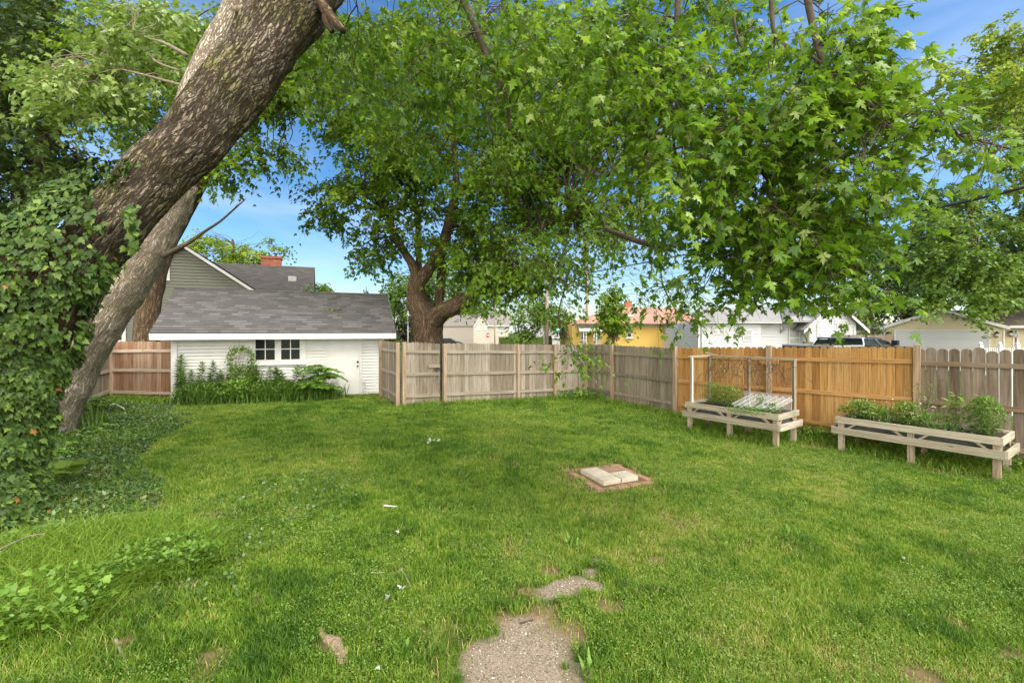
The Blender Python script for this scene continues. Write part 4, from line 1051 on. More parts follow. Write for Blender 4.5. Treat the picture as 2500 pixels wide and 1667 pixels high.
def build_fences():
    M = MAT
    L = math.dist(GATE_R, CORNER); d1 = math.dist(GATE_R, (.17, 14.65)); d2 = math.dist(GATE_R, (1.417, 15.28))
    fence('wooden_fence', 'long weathered grey picket fence from the gate to the far corner', 'fence', GATE_R, CORNER, (zt(838, 13.43), zt(842, 15.95)), [.06, d1, d2], 1, M['w_grey'], M['w_grey_rail'], M['w_tan'], .137, group='fence runs round the yard')
    L = math.dist(CORNER, R3)
    fence('wooden_fence', 'dull grey picket fence between the far corner and the orange boards', 'fence', CORNER, R3, (zt(840, 15.95), zt(849, 12.68)), [0.02, 1.30, L], 1, M['w_dull'], M['w_dull'], M['w_tan'], .137, posth=.03, group='fence runs round the yard')
    L = math.dist(R3, R4)
    t = fence('wooden_fence', 'bright orange cedar picket fence behind the two planters', 'fence', (R3[0] + .03, R3[1] - .04), R5, (zt(847, 12.68), zt(846.5, 9.0)), [L, L + math.dist(R4, R5)], 1, M['w_orange'], M['w_orange_rail'], M['w_tan'], .145, .006, posth=.025, cut=.04, postw=.105, group='fence runs round the yard')
    zb = t.location.z
    for z in (1.62, .82):
        for sx in (-1, 1):
            x = L + sx * .12; zc = float(gz(*R4)) - zb + z; b = MB()
            b.box((x - .085, -.085, zc - .05), (x + .085, -.04, zc + .05)); b.build('cleat', M['w_orange_rail'], t, local=True)
    fence('wooden_fence', 'dark weathered wide board fence with light gaps at the right edge', 'fence', R5, R6, (1.865, 1.885), [2.44], 1, M['w_dark'], M['w_dark_rail'], M['w_tan'], .165, .016, cut=.045, jit=.012, group='fence runs round the yard')
    # short return from the shed to the gate, then the gate itself
    fence('wooden_fence', 'short grey fence return joining the shed corner to the gate', 'fence', RET, GATE_L, (zt(833, 14.55), zt(836, 12.83)), [.02, math.dist(RET, GATE_L) - .05], 1, M['w_grey'], M['w_grey_rail'], M['w_tan'], .137, group='fence runs round the yard')
    ga = (GATE_L[0] + .045, GATE_L[1] + .02); gb = (GATE_R[0] - .06, GATE_R[1] - .03)
    g = fence('garden_gate', 'grey picket gate with a dark latch beside the tan posts', 'gate', ga, gb, (zt(835, 12.85), zt(838, 13.4)), [.06], 1, M['w_grey'], M['w_grey_rail'], M['w_tan'], .125, bottom=.02)
    Lg = math.dist(ga, gb); zb = g.location.z
    lt = MB(); z = 1.02
    lt.box((Lg - .20, -.062, z - .02), (Lg - .02, -.042, z + .02)); lt.tube([(Lg - .22, -.07, z), (Lg + .02, -.07, z)], .012, 8); lt.box((Lg - .13, -.085, z - .012), (Lg - .10, -.06, z + .045)); lt.build('latch', M['black'], g, local=True)
    bl = MB(); bl.box((Lg - .36, -.03, z + .05), (Lg - .02, -.005, z + .13)); bl.build('latch_block', M['w_grey_rail'], g, local=True)
    cd = MB(); cd.tube([(Lg - .12, -.03, z - .05), (Lg - .10, -.035, z - .2), (Lg - .14, -.03, z - .3), (Lg - .16, -.03, z - .45)], .006, 5); cd.build('latch_cord', M['iron'], g, local=True)
    # left boundary
    fence('wooden_fence', 'reddish brown picket panel between the left corner post and white shed', 'fence', LPOST, (-9.72, 13.42), (zt(834, 13.4), zt(832, 13.4)), [.04], 1, M['w_red'], M['w_red_rail'], M['w_tan'], .132, posth=.06, postw=.11, rails=(.10, .49, .83), group='fence runs round the yard')
    q = Vector((.447, -.894, 0)); e = Vector((*LPOST, 0)) + q * 9.5
    fence('wooden_fence', 'side picket fence running behind the leaning trunks at the left', 'fence', (e.x, e.y), (LPOST[0] + .02, LPOST[1] - .03), (1.98, zt(836, 13.4)), [9.5 - 2.4 * k for k in range(1, 4)], 1, M['w_dull'], M['w_grey_rail'], M['w_tan'], .132, rails=(.12, .49, .83), group='fence runs round the yard')
    # neighbour's fence, white picket fence
    u = (1, 0)
    a = P(2030, 818, 21); b = P(2165, 818, 21)
    fence('neighbour_fence', 'taller weathered neighbour fence behind the dark pickup truck', 'fence', (a.x, a.y), (b.x + 1, b.y + .8), (a.z, a.z), [.05, 1.0, 2.0], 1, M['w_dark'], M['w_dark'], M['w_dark'], .14)
    a = P(1960, 834, 19.5); b = P(2029, 834, 19.5)
    fence('neighbour_fence', 'lower weathered neighbour fence below the white house window', 'fence', (a.x, a.y), (b.x, b.y), (a.z, a.z), [.05, 1.2], 1, M['w_dark'], M['w_dark'], M['w_dark'], .14)
    w = empty('picket_fence', (P(2393, 850, 13.5).x, 13.5, float(gz(13, 13.5))), 0, 'white vinyl picket fence with round capped posts before the garage', 'fence')
    for i, px in enumerate((2393, 2440.5, 2483.5, 2540)):
        c = P(px, 850, 13.5); top = zt(838, 13.5); m = MB()
        m.box((c.x - .045, 13.45, -.4), (c.x + .045, 13.54, top - .05)); m.ball((c.x, 13.495, top - .01), .05); m.build('post', M['white'], w, smooth=False)
    m = MB(); x = P(2397, 850, 13.5).x
    while x < P(2540, 850, 13.5).x:
        m.box((x, 13.48, -.3), (x + .022, 13.5, zt(849, 13.5))); x += .062
    m.box((P(2393, 0, 13.5).x, 13.5, .9), (P(2540, 0, 13.5).x, 13.53, 1.0)); m.build('picket_panel', M['white'], w)


# ------------------------------------------------------------------ buildings
def lap(mb, u0, u1, z0, z1, pitch, y=0.0, sgn=-1, axis='x', c=0.0, depth=.012, v=None):
    """lapped boards with a shadow gap under each; u0/u1 numbers or functions of z. axis x: wall in the xz plane at depth y; axis y: in the yz plane at x=c"""
    z = z0; g = pitch * .17; back = -sgn * .035
    while z < z1 - 1e-4:
        zz = min(z + pitch, z1); zg = min(z + g, zz - 1e-4)
        U = (lambda q: (u0(q), u1(q))) if callable(u0) else (lambda q: (u0, u1))
        (a0, b0), (ag, bg), (a1, b1) = U(z), U(zg), U(zz)
        Q = [[(ag, sgn * depth, zg), (bg, sgn * depth, zg), (b1, 0, zz), (a1, 0, zz)], [(ag, back, zg), (bg, back, zg), (bg, sgn * depth, zg), (ag, sgn * depth, zg)],
             [(a0, back, z), (b0, back, z), (bg, back, zg), (ag, back, zg)], [(a0, 0, z), (b0, 0, z), (b0, back, z), (a0, back, z)]]
        for q in Q: mb.face([(p[0], y + p[1], p[2]) for p in q] if axis == 'x' else [(c + p[1], p[0], p[2]) for p in q], .5)
        z = zz


def window(par, u0, u1, z0, z1, y=-.02, fw=.07, nx=1, nz=2, glass='glass', mat='white', mun=.022, sill=True, name='window'):
    m = MB(); yf = y - .035
    m.box((u0, yf, z1 - fw), (u1, y, z1), .5); m.box((u0, yf, z0), (u1, y, z0 + fw), .5); m.box((u0, yf, z0 + fw), (u0 + fw, y, z1 - fw), .5); m.box((u1 - fw, yf, z0 + fw), (u1, y, z1 - fw), .5)
    gu0, gu1, g0, g1 = u0 + fw, u1 - fw, z0 + fw, z1 - fw
    for i in range(1, nx): x = gu0 + (gu1 - gu0) * i / nx; m.box((x - mun / 2, y - .026, g0), (x + mun / 2, y - .004, g1), .5)
    for i in range(1, nz): z = g0 + (g1 - g0) * i / nz; m.box((gu0, y - .028, z - mun / 2), (gu1, y - .003, z + mun / 2), .5)
    if sill: m.box((u0 - .03, yf - .03, z0 - .03), (u1 + .03, y, z0 - .002), .5)
    o = m.build(name, MAT[mat], par, local=True)
    p = MB(); p.box((gu0 - .003, y - .018, g0 - .003), (gu1 + .003, y - .008, g1 + .003), .5); p.build('pane', MAT[glass], o, local=True)
    return o


def roof_plane(mb, a, b, c, d, course=.14, th=.03, lapd=.008):
    """shingled slope: eave a->b, ridge d->c (same order), laid as stepped courses with metric uv"""
    a, b, c, d = (Vector(q) for q in (a, b, c, d))
    L = ((d - a).length + (c - b).length) / 2; n = max(1, round(L / course)); nrm = (b - a).cross(d - a).normalized()
    if nrm.z < 0: nrm = -nrm
    ex = (b - a).normalized()
    for k in range(n):
        t0, t1 = k / n, (k + 1) / n
        p, q, r, s = a.lerp(d, t0) + nrm * lapd, b.lerp(c, t0) + nrm * lapd, b.lerp(c, t1), a.lerp(d, t1)
        f = lambda w, t: ((w - a).dot(ex), t * n * .14)
        mb.face([p, q, r, s], .5, (f(p, t0), f(q, t0), f(r, t1 - .02 / n), f(s, t1 - .02 / n)))
        p2, q2 = a.lerp(d, t0), b.lerp(c, t0)
        mb.face([p2, q2, q, p], .5, (f(p, t0),) * 4)
    mb.prism([a - nrm * .004, b - nrm * .004, c - nrm * .004, d - nrm * .004], -nrm * th, .5)


def gable_house(name, label, p0, ang, W, D, zb, ze, zr, ridge, wall, roofm, cat='house', trim='white', oh=.3, pitch=.2, group=None, th=.05, right_wall=True, fas=.14):
    """p0 front left corner on the ground plan; ridge 'y' = gable faces the front"""
    t = empty(name, (p0[0], p0[1], zb), ang, label, cat, group); he, hr = ze - zb, zr - zb
    m = MB()
    if ridge == 'y':
        lap(m, 0, W, 0, he, pitch); lap(m, lambda z: (z - he) / (hr - he) * W / 2, lambda z: W - (z - he) / (hr - he) * W / 2, he, hr - .01, pitch)
        lap(m, 0, D, 0, he, pitch, 0, -1, 'y', 0); lap(m, 0, D, 0, he, pitch, 0, 1, 'y', W)
        m.face([(W, D, 0), (0, D, 0), (0, D, he), (W / 2, D, hr), (W, D, he)])
    else:
        lap(m, 0, W, 0, he, pitch)
        for c, s in ((0, -1), (W, 1)):
            lap(m, 0, D, 0, he, pitch, 0, s, 'y', c); lap(m, lambda z: (z - he) / (hr - he) * D / 2, lambda z: D - (z - he) / (hr - he) * D / 2, he, hr - .01, pitch, 0, s, 'y', c)
        m.face([(W, D, 0), (0, D, 0), (0, D, he), (W, D, he)])
    m.build('wall', MAT[wall], t, local=True)
    r = MB(); f = MB(); e = .03
    if ridge == 'y':
        k = (hr - he) / (W / 2); zl = he - oh * k
        for sx in (-1, 1):
            xe = -oh if sx < 0 else W + oh
            roof_plane(r, (xe, -oh, zl + e), (xe, D + oh, zl + e), (W / 2, D + oh, hr + e), (W / 2, -oh, hr + e))
            f.prism([(xe, -oh - .012, zl + e - .03), (W / 2, -oh - .012, hr + e - .03), (W / 2, -oh - .012, hr + e - .03 - fas), (xe, -oh - .012, zl + e - .03 - fas)], (0, .03, 0), .5)
    else:
        k = (hr - he) / (D / 2); zl = he - oh * k
        roof_plane(r, (-oh, -oh, zl + e), (W + oh, -oh, zl + e), (W + oh, D / 2, hr + e), (-oh, D / 2, hr + e))
        roof_plane(r, (-oh, D + oh, zl + e), (W + oh, D + oh, zl + e), (W + oh, D / 2, hr + e), (-oh, D / 2, hr + e))
        f.box((-oh - .01, -oh - .02, zl - fas), (W + oh + .01, -oh + .01, zl + e - .02), .5)
        for x in (-oh - .015, W + oh - .005):
            f.prism([(x, -oh, zl - .02), (x, D / 2, hr - .02), (x, D / 2, hr - .02 - fas), (x, -oh, zl - .02 - fas)], (.02, 0, 0), .5)
            f.prism([(x, D + oh, zl - .02), (x, D / 2, hr - .02), (x, D / 2, hr - .02 - fas), (x, D + oh, zl - .02 - fas)], (.02, 0, 0), .5)
    r.build('roof', MAT[roofm], t, local=True); f.build('fascia', MAT[trim], t, local=True)
    return t


def chimney(par, x, y, z0, z1, w=.55, d=.45):
    m = MB(); m.box((x - w / 2, y - d / 2, z0), (x + w / 2, y + d / 2, z1 - .12)); m.box((x - w / 2 - .04, y - d / 2 - .04, z1 - .12), (x + w / 2 + .04, y + d / 2 + .04, z1))
    o = m.build('chimney', MAT['brick'], par, local=True)
    c = MB(); c.tube([(x + w * .22, y, z1), (x + w * .22, y, z1 + .16)], .07, 12); c.disc((x + w * .22, y, z1 + .2), .14, 14, 'z', .02); c.bar((x + w * .22, y, z1 + .15), (x + w * .22, y, z1 + .21), .02, .02); c.build('flue_cap', MAT['iron'], o, local=True)
    return o


def build_shed():
    ang = math.radians(22); e = (math.cos(ang), math.sin(ang))
    R = (-4.26, 15.15); W = 5.78; Lc = (R[0] - W * e[0], R[1] - W * e[1]); D = 3.7; zb = .06; ze = 2.34 - zb; zr = 3.50 - zb
    t = empty('garden_shed', (Lc[0], Lc[1], zb), ang, 'white clapboard shed with grey shingle roof, blank door and paired windows', 'shed')
    def UZ(px, py): u, z = PU(Lc, e, px, py); return u, z - zb
    m = MB(); pz = .098
    du0, dt = UZ(802, 817); du1, _ = UZ(878.5, 817); _, dz0 = UZ(878, 964)
    wu0, wz1 = UZ(621, 823); wu1, wz0 = UZ(741, 881)
    lap(m, 0, du0, .05, wz0, pz); lap(m, 0, wu0, wz0, ze, pz); lap(m, wu1, du0, wz0, ze, pz); lap(m, wu0, wu1, wz1, ze, pz); lap(m, du1, W, .05, ze, pz)
    for c, s in ((0, -1), (W, 1)):
        lap(m, 0, D, .05, ze, pz, 0, s, 'y', c); lap(m, lambda z: (z - ze) / (zr - ze) * D / 2, lambda z: D - (z - ze) / (zr - ze) * D / 2, ze, zr - .02, pz, 0, s, 'y', c)
    m.face([(W, D, 0), (0, D, 0), (0, D, ze), (W, D, ze)])
    m.build('wall', MAT['white_sid'], t, local=True)
    f = MB(); f.box((-.02, -.005, -.25), (W + .02, .1, .05)); f.box((-.02, .1, -.25), (.1, D, .05)); f.box((W - .08, .1, -.25), (W + .02, D, .05)); f.build('foundation', MAT['slab'], t, local=True)
    r = MB(); oh, ov = .36, .42; k = (zr - ze) / (D / 2); zl = ze - oh * k + .04; zq = zr + .04
    roof_plane(r, (-ov, -oh, zl), (W + .36, -oh, zl), (W + .36, D / 2, zq), (-ov, D / 2, zq)); roof_plane(r, (-ov, D + oh, zl), (W + .36, D + oh, zl), (W + .36, D / 2, zq), (-ov, D / 2, zq))
    r.tube([(-ov, D / 2, zq + .004), (W + .36, D / 2, zq + .004)], .035, 6, .5)
    ro = r.build('roof', MAT['roof_shed'], t, local=True)
    # twigs fallen on the roof
    fz = MB(); fz.box((-ov + .01, -oh - .022, zl - .20), (W + .35, -oh + .004, zl - .026), .5); fz.box((-ov + .012, -oh + .004, zl - .19), (W + .348, .02, zl - .165), .5)
    for x in (-ov - .014, W + .344):
        for y0 in (-oh, D + oh): fz.prism([(x, y0, zl - .04), (x, D / 2, zq - .04), (x, D / 2, zq - .19), (x, y0, zl - .19)], (.03, 0, 0), .5)
    fz.build('fascia', MAT['white'], t, local=True)
    c = MB()
    for x in (-.025, W - .13): c = MB(); c.box((x, -.03, -.12), (x + .15, -.012, ze), .5); c.build('corner_board', MAT['white'], t, local=True)
    # windows: one wide casing with two sashes
    cs = MB(); cu0, cz1 = UZ(608, 815.5); cu1, cz0 = UZ(746.5, 886)
    sashes = [(621, 674.5), (683.5, 735)]
    su = [(UZ(a, 850)[0], UZ(b, 850)[0]) for a, b in sashes]; sz1 = UZ(650, 823.5)[1]; sz0 = UZ(650, 881)[1]
    cs.box((cu0, -.04, sz1), (cu1, -.012, ze - .02), .5); cs.box((cu0, -.04, cz0), (cu1, -.012, sz0), .5); cs.box((cu0, -.04, sz0), (su[0][0], -.012, sz1), .5); cs.box((su[0][1], -.04, sz0), (su[1][0], -.012, sz1), .5); cs.box((su[1][1], -.04, sz0), (cu1, -.012, sz1), .5)
    cs.box((cu0 - .03, -.075, cz0 - .035), (cu1 + .03, -.012, cz0 - .002), .5)
    cs.build('window_casing', MAT['white'], t, local=True)
    for a, b in su: window(t, a, b, sz0, sz1, -.014, .035, 2, 2, sill=False, mun=.026)
    # door
    fr = MB()
    for x in (du0 - .055, du1): fr.box((x, -.042, dz0 - .03), (x + .055, -.004, ze), .5)
    fr.box((du0, -.03, dt), (du1, -.004, ze), .5); fr.box((du0, -.03, dz0 - .06), (du1, .03, dz0 - .008), .5); fr.build('door_frame', MAT['white'], t, local=True)
    d = MB(); d.box((du0 + .004, -.022, dz0), (du1 - .004, .02, dt - .004), .5); do = d.build('door', MAT['white'], t, local=True)
    for py, nm in ((883, 'deadbolt'), (893, 'knob')):
        u, z = UZ(873, py); k = MB(); k.tube([(u, -.022, z), (u, -.05, z)], .024, 12); k.tube([(u, -.05, z), (u, -.065, z), (u, -.085, z), (u, -.092, z)], [.012, .028, .028, .012], 12) if nm == 'knob' else k.tube([(u, -.03, z), (u, -.045, z)], .034, 14); k.build(nm, MAT['black'], do, local=True, smooth=True)
    # stand pipe by the wall
    u, z = UZ(890, 928); p = MB(); p.tube([(u, -.06, -.1), (u, -.06, z)], .018, 8); p.tube([(u, -.06, z), (u - .03, -.09, z + .02)], .014, 8); q = p.build('pipe', MAT['white'], t, local=True)
    b = MB(); u0, z0 = UZ(934, 829); 
    b.box((W + .05, -.02, -.1), (W + .15, .07, z0)); b.build('end_post', MAT['w_orange'], t, local=True)
    # vine fragments on the shingles
    tw = empty('fallen_twig', (0, 0, 0), 0, 'leafy twig lying on the shed roof shingles', 'twig')
    g = wm(t) @ Vector((4.25, .75, ze + .04 + .75 * (zr - ze) / (D / 2) + .03)); tw.location = g
    p = np.array([g + Vector((rnd.gauss(0, .18), rnd.gauss(0, .06), rnd.gauss(.03, .02))) for _ in range(36)]); leaves('foliage', p, .09, 'rhomb', MAT['weed'], tw)
    tw2 = empty('roof_sapling', (0, 0, 0), 0, 'small leafy shoot standing on the shed ridge', 'plant'); g = wm(t) @ Vector((3.35, D / 2, zq + .02)); tw2.location = g
    m2 = MB(); m2.tube([g, g + Vector((.1, 0, .1)), g + Vector((.22, 0, .28))], .008, 5); m2.build('stem', MAT['twig'], tw2)
    p = np.array([g + Vector((rnd.uniform(-.3, .3), rnd.gauss(0, .05), 0)) + Vector((.1, 0, abs(rnd.gauss(.12, .08)))) for _ in range(30)]); leaves('foliage', p, .1, 'rhomb', MAT['weed'], tw2)
    return t


def build_grey_house():
    ang = math.radians(22); e = (math.cos(ang), math.sin(ang))
    c = P(449, 597, 19.4); half = 4.3; p0 = (c.x - half * e[0], c.y - half * e[1])
    zb = .1; zr = c.z; slope = .70; ze = zr - slope * half
    t = gable_house('grey_house', 'grey green clapboard house with brown shingle roof and brick chimney behind the shed', p0, ang, half * 2, 5.5, zb, ze, zr - .02, 'y', 'grey_sid', 'roof_brown', oh=.22, pitch=.13, fas=.13)
    def UZ(px, py): u, z = PU(p0, e, px, py); return u, z - zb
    for x0, x1, y0, y1 in ((372, 415, 632, 684), (258, 308, 757, 838)):
        a, z1 = UZ(x0, y0); b, _ = UZ(x1, y0); _, z0 = UZ(x1, y1); window(t, a - .3, b, z0, z1, -.014, .13, 1, 2)
    # rear wing, ridge parallel to the front
    a = P(500, 641.5, 24.2); b = P(769, 651.5, 26.3); Mi = wm(t).inverted(); A, B = Mi @ a, Mi @ b; z = (A.z + B.z) / 2; y = (A.y + B.y) / 2; x1 = B.x
    run = 3.4; zl = z - run * .8
    r = MB(); roof_plane(r, (half + .1, y - run, zl), (x1, y - run, zl), (x1, y, z), (half - .5, y, z)); roof_plane(r, (half + .1, y + run, zl), (x1, y + run, zl), (x1, y, z), (half - .5, y, z)); r.build('roof', MAT['roof_brown'], t, local=True)
    w = MB(); x2 = x1 - .2; y0 = y - run + .3; y1 = y + run - .3; ze2 = zl + .2
    lap(w, half, x2, 0, ze2, .13, y0); lap(w, y0, y1, 0, ze2, .13, 0, 1, 'y', x2); w.face([(x2, y0, ze2), (x2, y1, ze2), (x2, y, z - .06)]); w.build('wall', MAT['grey_sid'], t, local=True)
    cx = Mi @ P(666, 636, 26.2); chimney(t, cx.x, y + .3, z - .5, z + .50, .95, .7)
    q = Mi @ P(715, 668, 25.2); v = MB(); s = .8; zz = z - (y - q.y) * s
    yv = y - 1.0; zz = z - 1.0 * s; v.box((q.x - .2, yv - .2, zz - .16), (q.x + .2, yv + .2, zz + .12)); v.box((q.x - .17, yv - .205, zz - .1), (q.x + .17, yv - .2, zz + .0)); v.build('roof_vent', MAT['steel'], t, local=True)


def build_far():
    M = MAT
    # yellow house, hipped terracotta roof
    Y = 35; X = lambda px: (px - 1250) / F * Y; Z = lambda py: zt(py, Y)
    zb = -.5; t = empty('yellow_house', (X(1397), Y, zb), 0, 'yellow stucco bungalow with terracotta roof, white awnings and brick chimney', 'house')
    w = MB(); w.box((X(1397), Y, zb), (X(1712), Y + 9, Z(791))); w.box((X(1397), Y, Z(796) + .01), (X(1712), Y + .02, Z(791) + .01)); w.build('wall', M['yellow'], t)
    fr = MB(); fr.box((X(1402), Y - .05, Z(797)), (X(1711), Y - .012, Z(791) - .01)); fr.build('frieze', M['white'], t)
    r = MB(); a, b = (X(1403), Y - .5, Z(791) + .02), (X(1716), Y - .5, Z(791) + .02); c, d = (X(1655) * 1.1, Y + 4, zt(752, Y + 4)), (X(1512) * 1.08, Y + 4, zt(750, Y + 4))
    roof_plane(r, a, b, c, d, .2); r.face([a, d, (a[0], Y + 9.5, a[2])], .5, ((0, 0), (4, 5), (9, 0))); r.face([b, (b[0], Y + 9.5, b[2]), c], .5, ((0, 0), (9, 0), (4, 5)))
    roof_plane(r, (X(1640), Y - .52, Z(790.5) + .03), (X(1716), Y - .52, Z(790.5) + .03), (X(1705), Y + 2, zt(766, Y + 2)), (X(1640), Y + 2, zt(766, Y + 2)), .2)
    r.build('roof', M['roof_red'], t)
    g = MB(); g.box((X(1403), Y - .58, Z(792.5)), (X(1716), Y - .5, Z(790.5))); g.build('gutter', M['iron'], t)
    cb = MB(); cy = Y + 4; cb.box((P(1527, 0, cy).x, cy, zt(756, cy)), (P(1543, 0, cy).x, cy + .5, zt(736, cy))); cb.build('chimney', M['brick'], t)
    cp = MB(); cp.box((P(1526, 0, cy).x, cy - .03, zt(736, cy)), (P(1544, 0, cy).x, cy + .53, zt(734.8, cy))); cp.tube([P(1536, 735, cy + .2), P(1536, 730, cy + .2)], .06, 8); cp.build('chimney_cap', M['iron'], t)
    sk = MB(); q = P(1532, 770, Y + 1.6); sk.box((q.x - .35, q.y - .4, q.z - .1), (q.x + .35, q.y + .4, q.z + .06)); sk.build('skylight', M['steel'], t)
    for x0, x1, y0, y1 in ((1411, 1471, 797.5, 809), (1620, 1646, 795, 803), (1657, 1692, 796, 810), (1488, 1510, 798, 808)):
        m = MB(); m.prism([(X(x0), Y - .05, Z(y0)), (X(x0), Y - .05, Z(y0) - .05), (X(x0), Y - .85, Z(y1)), (X(x0), Y - .85, Z(y1) + .05)], (X(x1) - X(x0), 0, 0), .5); m.build('awning', M['white'], t)
    def win(x0, x1, y0, y1, g='glass', m='white'):
        o = MB(); o.box((X(x0), Y - .08, Z(y1)), (X(x1), Y - .012, Z(y0)), .5); o.box((X(x0) - .1, Y - .15, Z(y1) - .09), (X(x1) + .1, Y - .012, Z(y1) - .01), .5); o = o.build('window', M[m], t)
        p = MB(); h = (Z(y0) - Z(y1)); p.box((X(x0) + .09, Y - .1, Z(y1) + .08), (X(x1) - .09, Y - .082, Z(y1) + h * .48)); p.box((X(x0) + .09, Y - .1, Z(y1) + h * .53), (X(x1) - .09, Y - .082, Z(y0) - .08)); p.build('pane', M[g], o)
    win(1485, 1510, 806, 824, m='iron'); win(1529, 1543, 800, 824); win(1656, 1686, 808, 820, m='iron'); win(1622, 1644, 802, 822); win(1417, 1430, 808, 830)
    dr = MB(); dr.box((X(1453), Y - .06, -.5), (X(1467), Y - .012, Z(808)), .5); o = dr.build('door', M['beige'], t); p = MB(); p.box((X(1458), Y - .08, Z(827)), (X(1464), Y - .062, Z(810))); p.build('pane', M['glass'], o)
    ps = MB()
    for px in (1421, 1427, 1446, 1452): ps.box((X(px) - .04, Y - .8, -.5), (X(px) + .04, Y - .72, Z(808)))
    ps.build('porch_post', M['white'], t)
    mb_ = MB(); mb_.box((X(1706), Y - .2, Z(820)), (X(1708.5), Y - .012, Z(811))); mb_.build('meter_box', M['iron'], t)

    # white house: long low part, porch bay and right hand gable
    Y = 28; zb = -.6; t = empty('white_house', (X(1713), Y, zb), 0, 'white lap sided house with a bracketed storm door hood and right gable', 'house')
    m = MB(); lap(m, X(1713), X(1858), zb, Z(786), .2, Y); lap(m, Y, Y + 8, zb, Z(786), .2, 0, -1, 'y', X(1713)); lap(m, X(1858), X(1985), zb, Z(782), .2, Y + .5); lap(m, Y, Y + .5, zb, Z(786), .2, 0, 1, 'y', X(1858))
    gp = Y - .4; XG = lambda px: (px - 1250) / F * gp; ZG = lambda py: zt(py, gp); ch, pk = (XG(1970) + XG(2088)) / 2, ZG(736)
    x0, x1 = XG(1975), XG(2088); he = ZG(787); lap(m, x0, x1, zb, he, .2, gp); lap(m, lambda z: x0 + (z - he) / (pk - he) * (x1 - x0) / 2, lambda z: x1 - (z - he) / (pk - he) * (x1 - x0) / 2, he, pk - .02, .2, gp); lap(m, gp, gp + 8, zb, he, .2, 0, 1, 'y', x1); lap(m, gp, gp + 1, zb, he, .2, 0, -1, 'y', x0)
    m.build('wall', M['white_far'], t)
    r = MB(); roof_plane(r, (X(1707), Y - .4, Z(786) - .02), (X(1900), Y - .4, Z(786) - .02), (X(1900) * 1.14, Y + 4, zt(752, Y + 4)), (X(1713) * 1.14, Y + 4, zt(752, Y + 4)), .2)
    k = (pk - he) / ((x1 - x0) / 2); o_ = .55
    for sx, xe in ((-1, x0 - o_), (1, x1 + o_)): roof_plane(r, (xe, gp - .4, he - o_ * k + .05), (xe, gp + 8, he - o_ * k + .05), ((x0 + x1) / 2, gp + 8, pk + .05), ((x0 + x1) / 2, gp - .4, pk + .05), .2)
    r.build('roof', M['roof_far'], t)
    f = MB()
    for xe in (x0 - o_, x1 + o_): f.prism([(xe, gp - .42, he - o_ * k), (xe, gp - .42, he - o_ * k - .16), ((x0 + x1) / 2, gp - .42, pk - .14), ((x0 + x1) / 2, gp - .42, pk + .02)], (0, .03, 0), .5)
    f.box((X(1707), Y - .43, Z(789)), (X(1900), Y - .4, Z(786) - .03), .5)
    for px in (1713, 1980, 2044, 2086): f.box((XG(px) - .06, gp - .05 if px > 1900 else Y - .05, zb), (XG(px) + .06, gp - .014 if px > 1900 else Y - .014, he - .05), .5)
    f.build('trim', M['white'], t)
    def win2(x0, x1, y0, y1, yy, g='blind', n=1):
        XX = lambda px: (px - 1250) / F * yy
        o = MB(); o.box((XX(x0), yy - .07, zt(y1, yy)), (XX(x1), yy - .014, zt(y0, yy)), .5); o = o.build('window', M['white'], t); p = MB()
        for i in range(n):
            a = XX(x0) + (XX(x1) - XX(x0)) * i / n + .07; b = XX(x0) + (XX(x1) - XX(x0)) * (i + 1) / n - .07; zc = (zt(y0, yy) + zt(y1, yy)) / 2
            p.box((a, yy - .09, zt(y1, yy) + .09), (b, yy - .072, zc - .03)); p.box((a, yy - .09, zc + .03), (b, yy - .072, zt(y0, yy) - .09))
        p.build('pane', M[g], o)
    win2(1738, 1769, 795, 816, Y, n=2); win2(1813, 1836, 803, 833, Y); win2(1994, 2009, 792, 833, gp, 'blind'); win2(2059, 2074, 793, 822, gp, 'blind')
    yd = Y + .5; XD = lambda px: (px - 1250) / F * yd
    d = MB(); d.box((XD(1924), yd - .07, zb + .2), (XD(1952), yd - .014, zt(791, yd)), .5); o = d.build('storm_door', M['white'], t); p = MB(); p.box((XD(1927), yd - .09, zt(823, yd)), (XD(1949), yd - .072, zt(793.5, yd))); p.box((XD(1927), yd - .09, zt(838, yd)), (XD(1949), yd - .072, zt(826, yd))); p.build('pane', M['blind'], o)
    hd = MB(); a = (XD(1901), yd - 1.1, zt(787, yd)); hd.box((XD(1901), yd - 1.1, zt(787.5, yd)), (XD(1964), yd - .014, zt(784, yd))); hd.prism([(XD(1903), yd - 1.1, zt(783.5, yd)), (XD(1962), yd - 1.1, zt(783.5, yd)), (XD(1955), yd - .3, zt(772, yd)), (XD(1910), yd - .3, zt(772, yd))], (0, .1, .0), .5); h_ = hd.build('door_hood', M['roof_far'], t)
    br = MB()
    for px in (1906, 1958):
        br.bar((XD(px), yd - .03, zt(812, yd)), (XD(px), yd - .9, zt(788.5, yd)), .08, .08); br.bar((XD(px), yd - .05, zt(815, yd)), (XD(px), yd - .05, zt(788, yd)), .08, .06)
    br.build('bracket', M['steel'], t)

    # cream garage facing the yard, with a wing on the right
    ang = math.radians(-42); e = (math.cos(ang), math.sin(ang)); p0 = (26.75, 33.0); W = 5.96; zb = -.7
    t = gable_house('garage', 'cream vinyl sided garage with a wide pale door and wall lanterns', p0, ang, W, 8, zb, 2.56, 3.74, 'y', 'cream', 'roof_rust', 'garage', oh=.2, pitch=.15, fas=.2)
    def UZ(px, py, yo=0):
        n = (-e[1], e[0]); u, z = PU((p0[0] + n[0] * yo, p0[1] + n[1] * yo), e, px, py); return u, z - zb
    d = MB(); u0, z1 = UZ(2187, 807); u1, _ = UZ(2413, 807); zz = .15
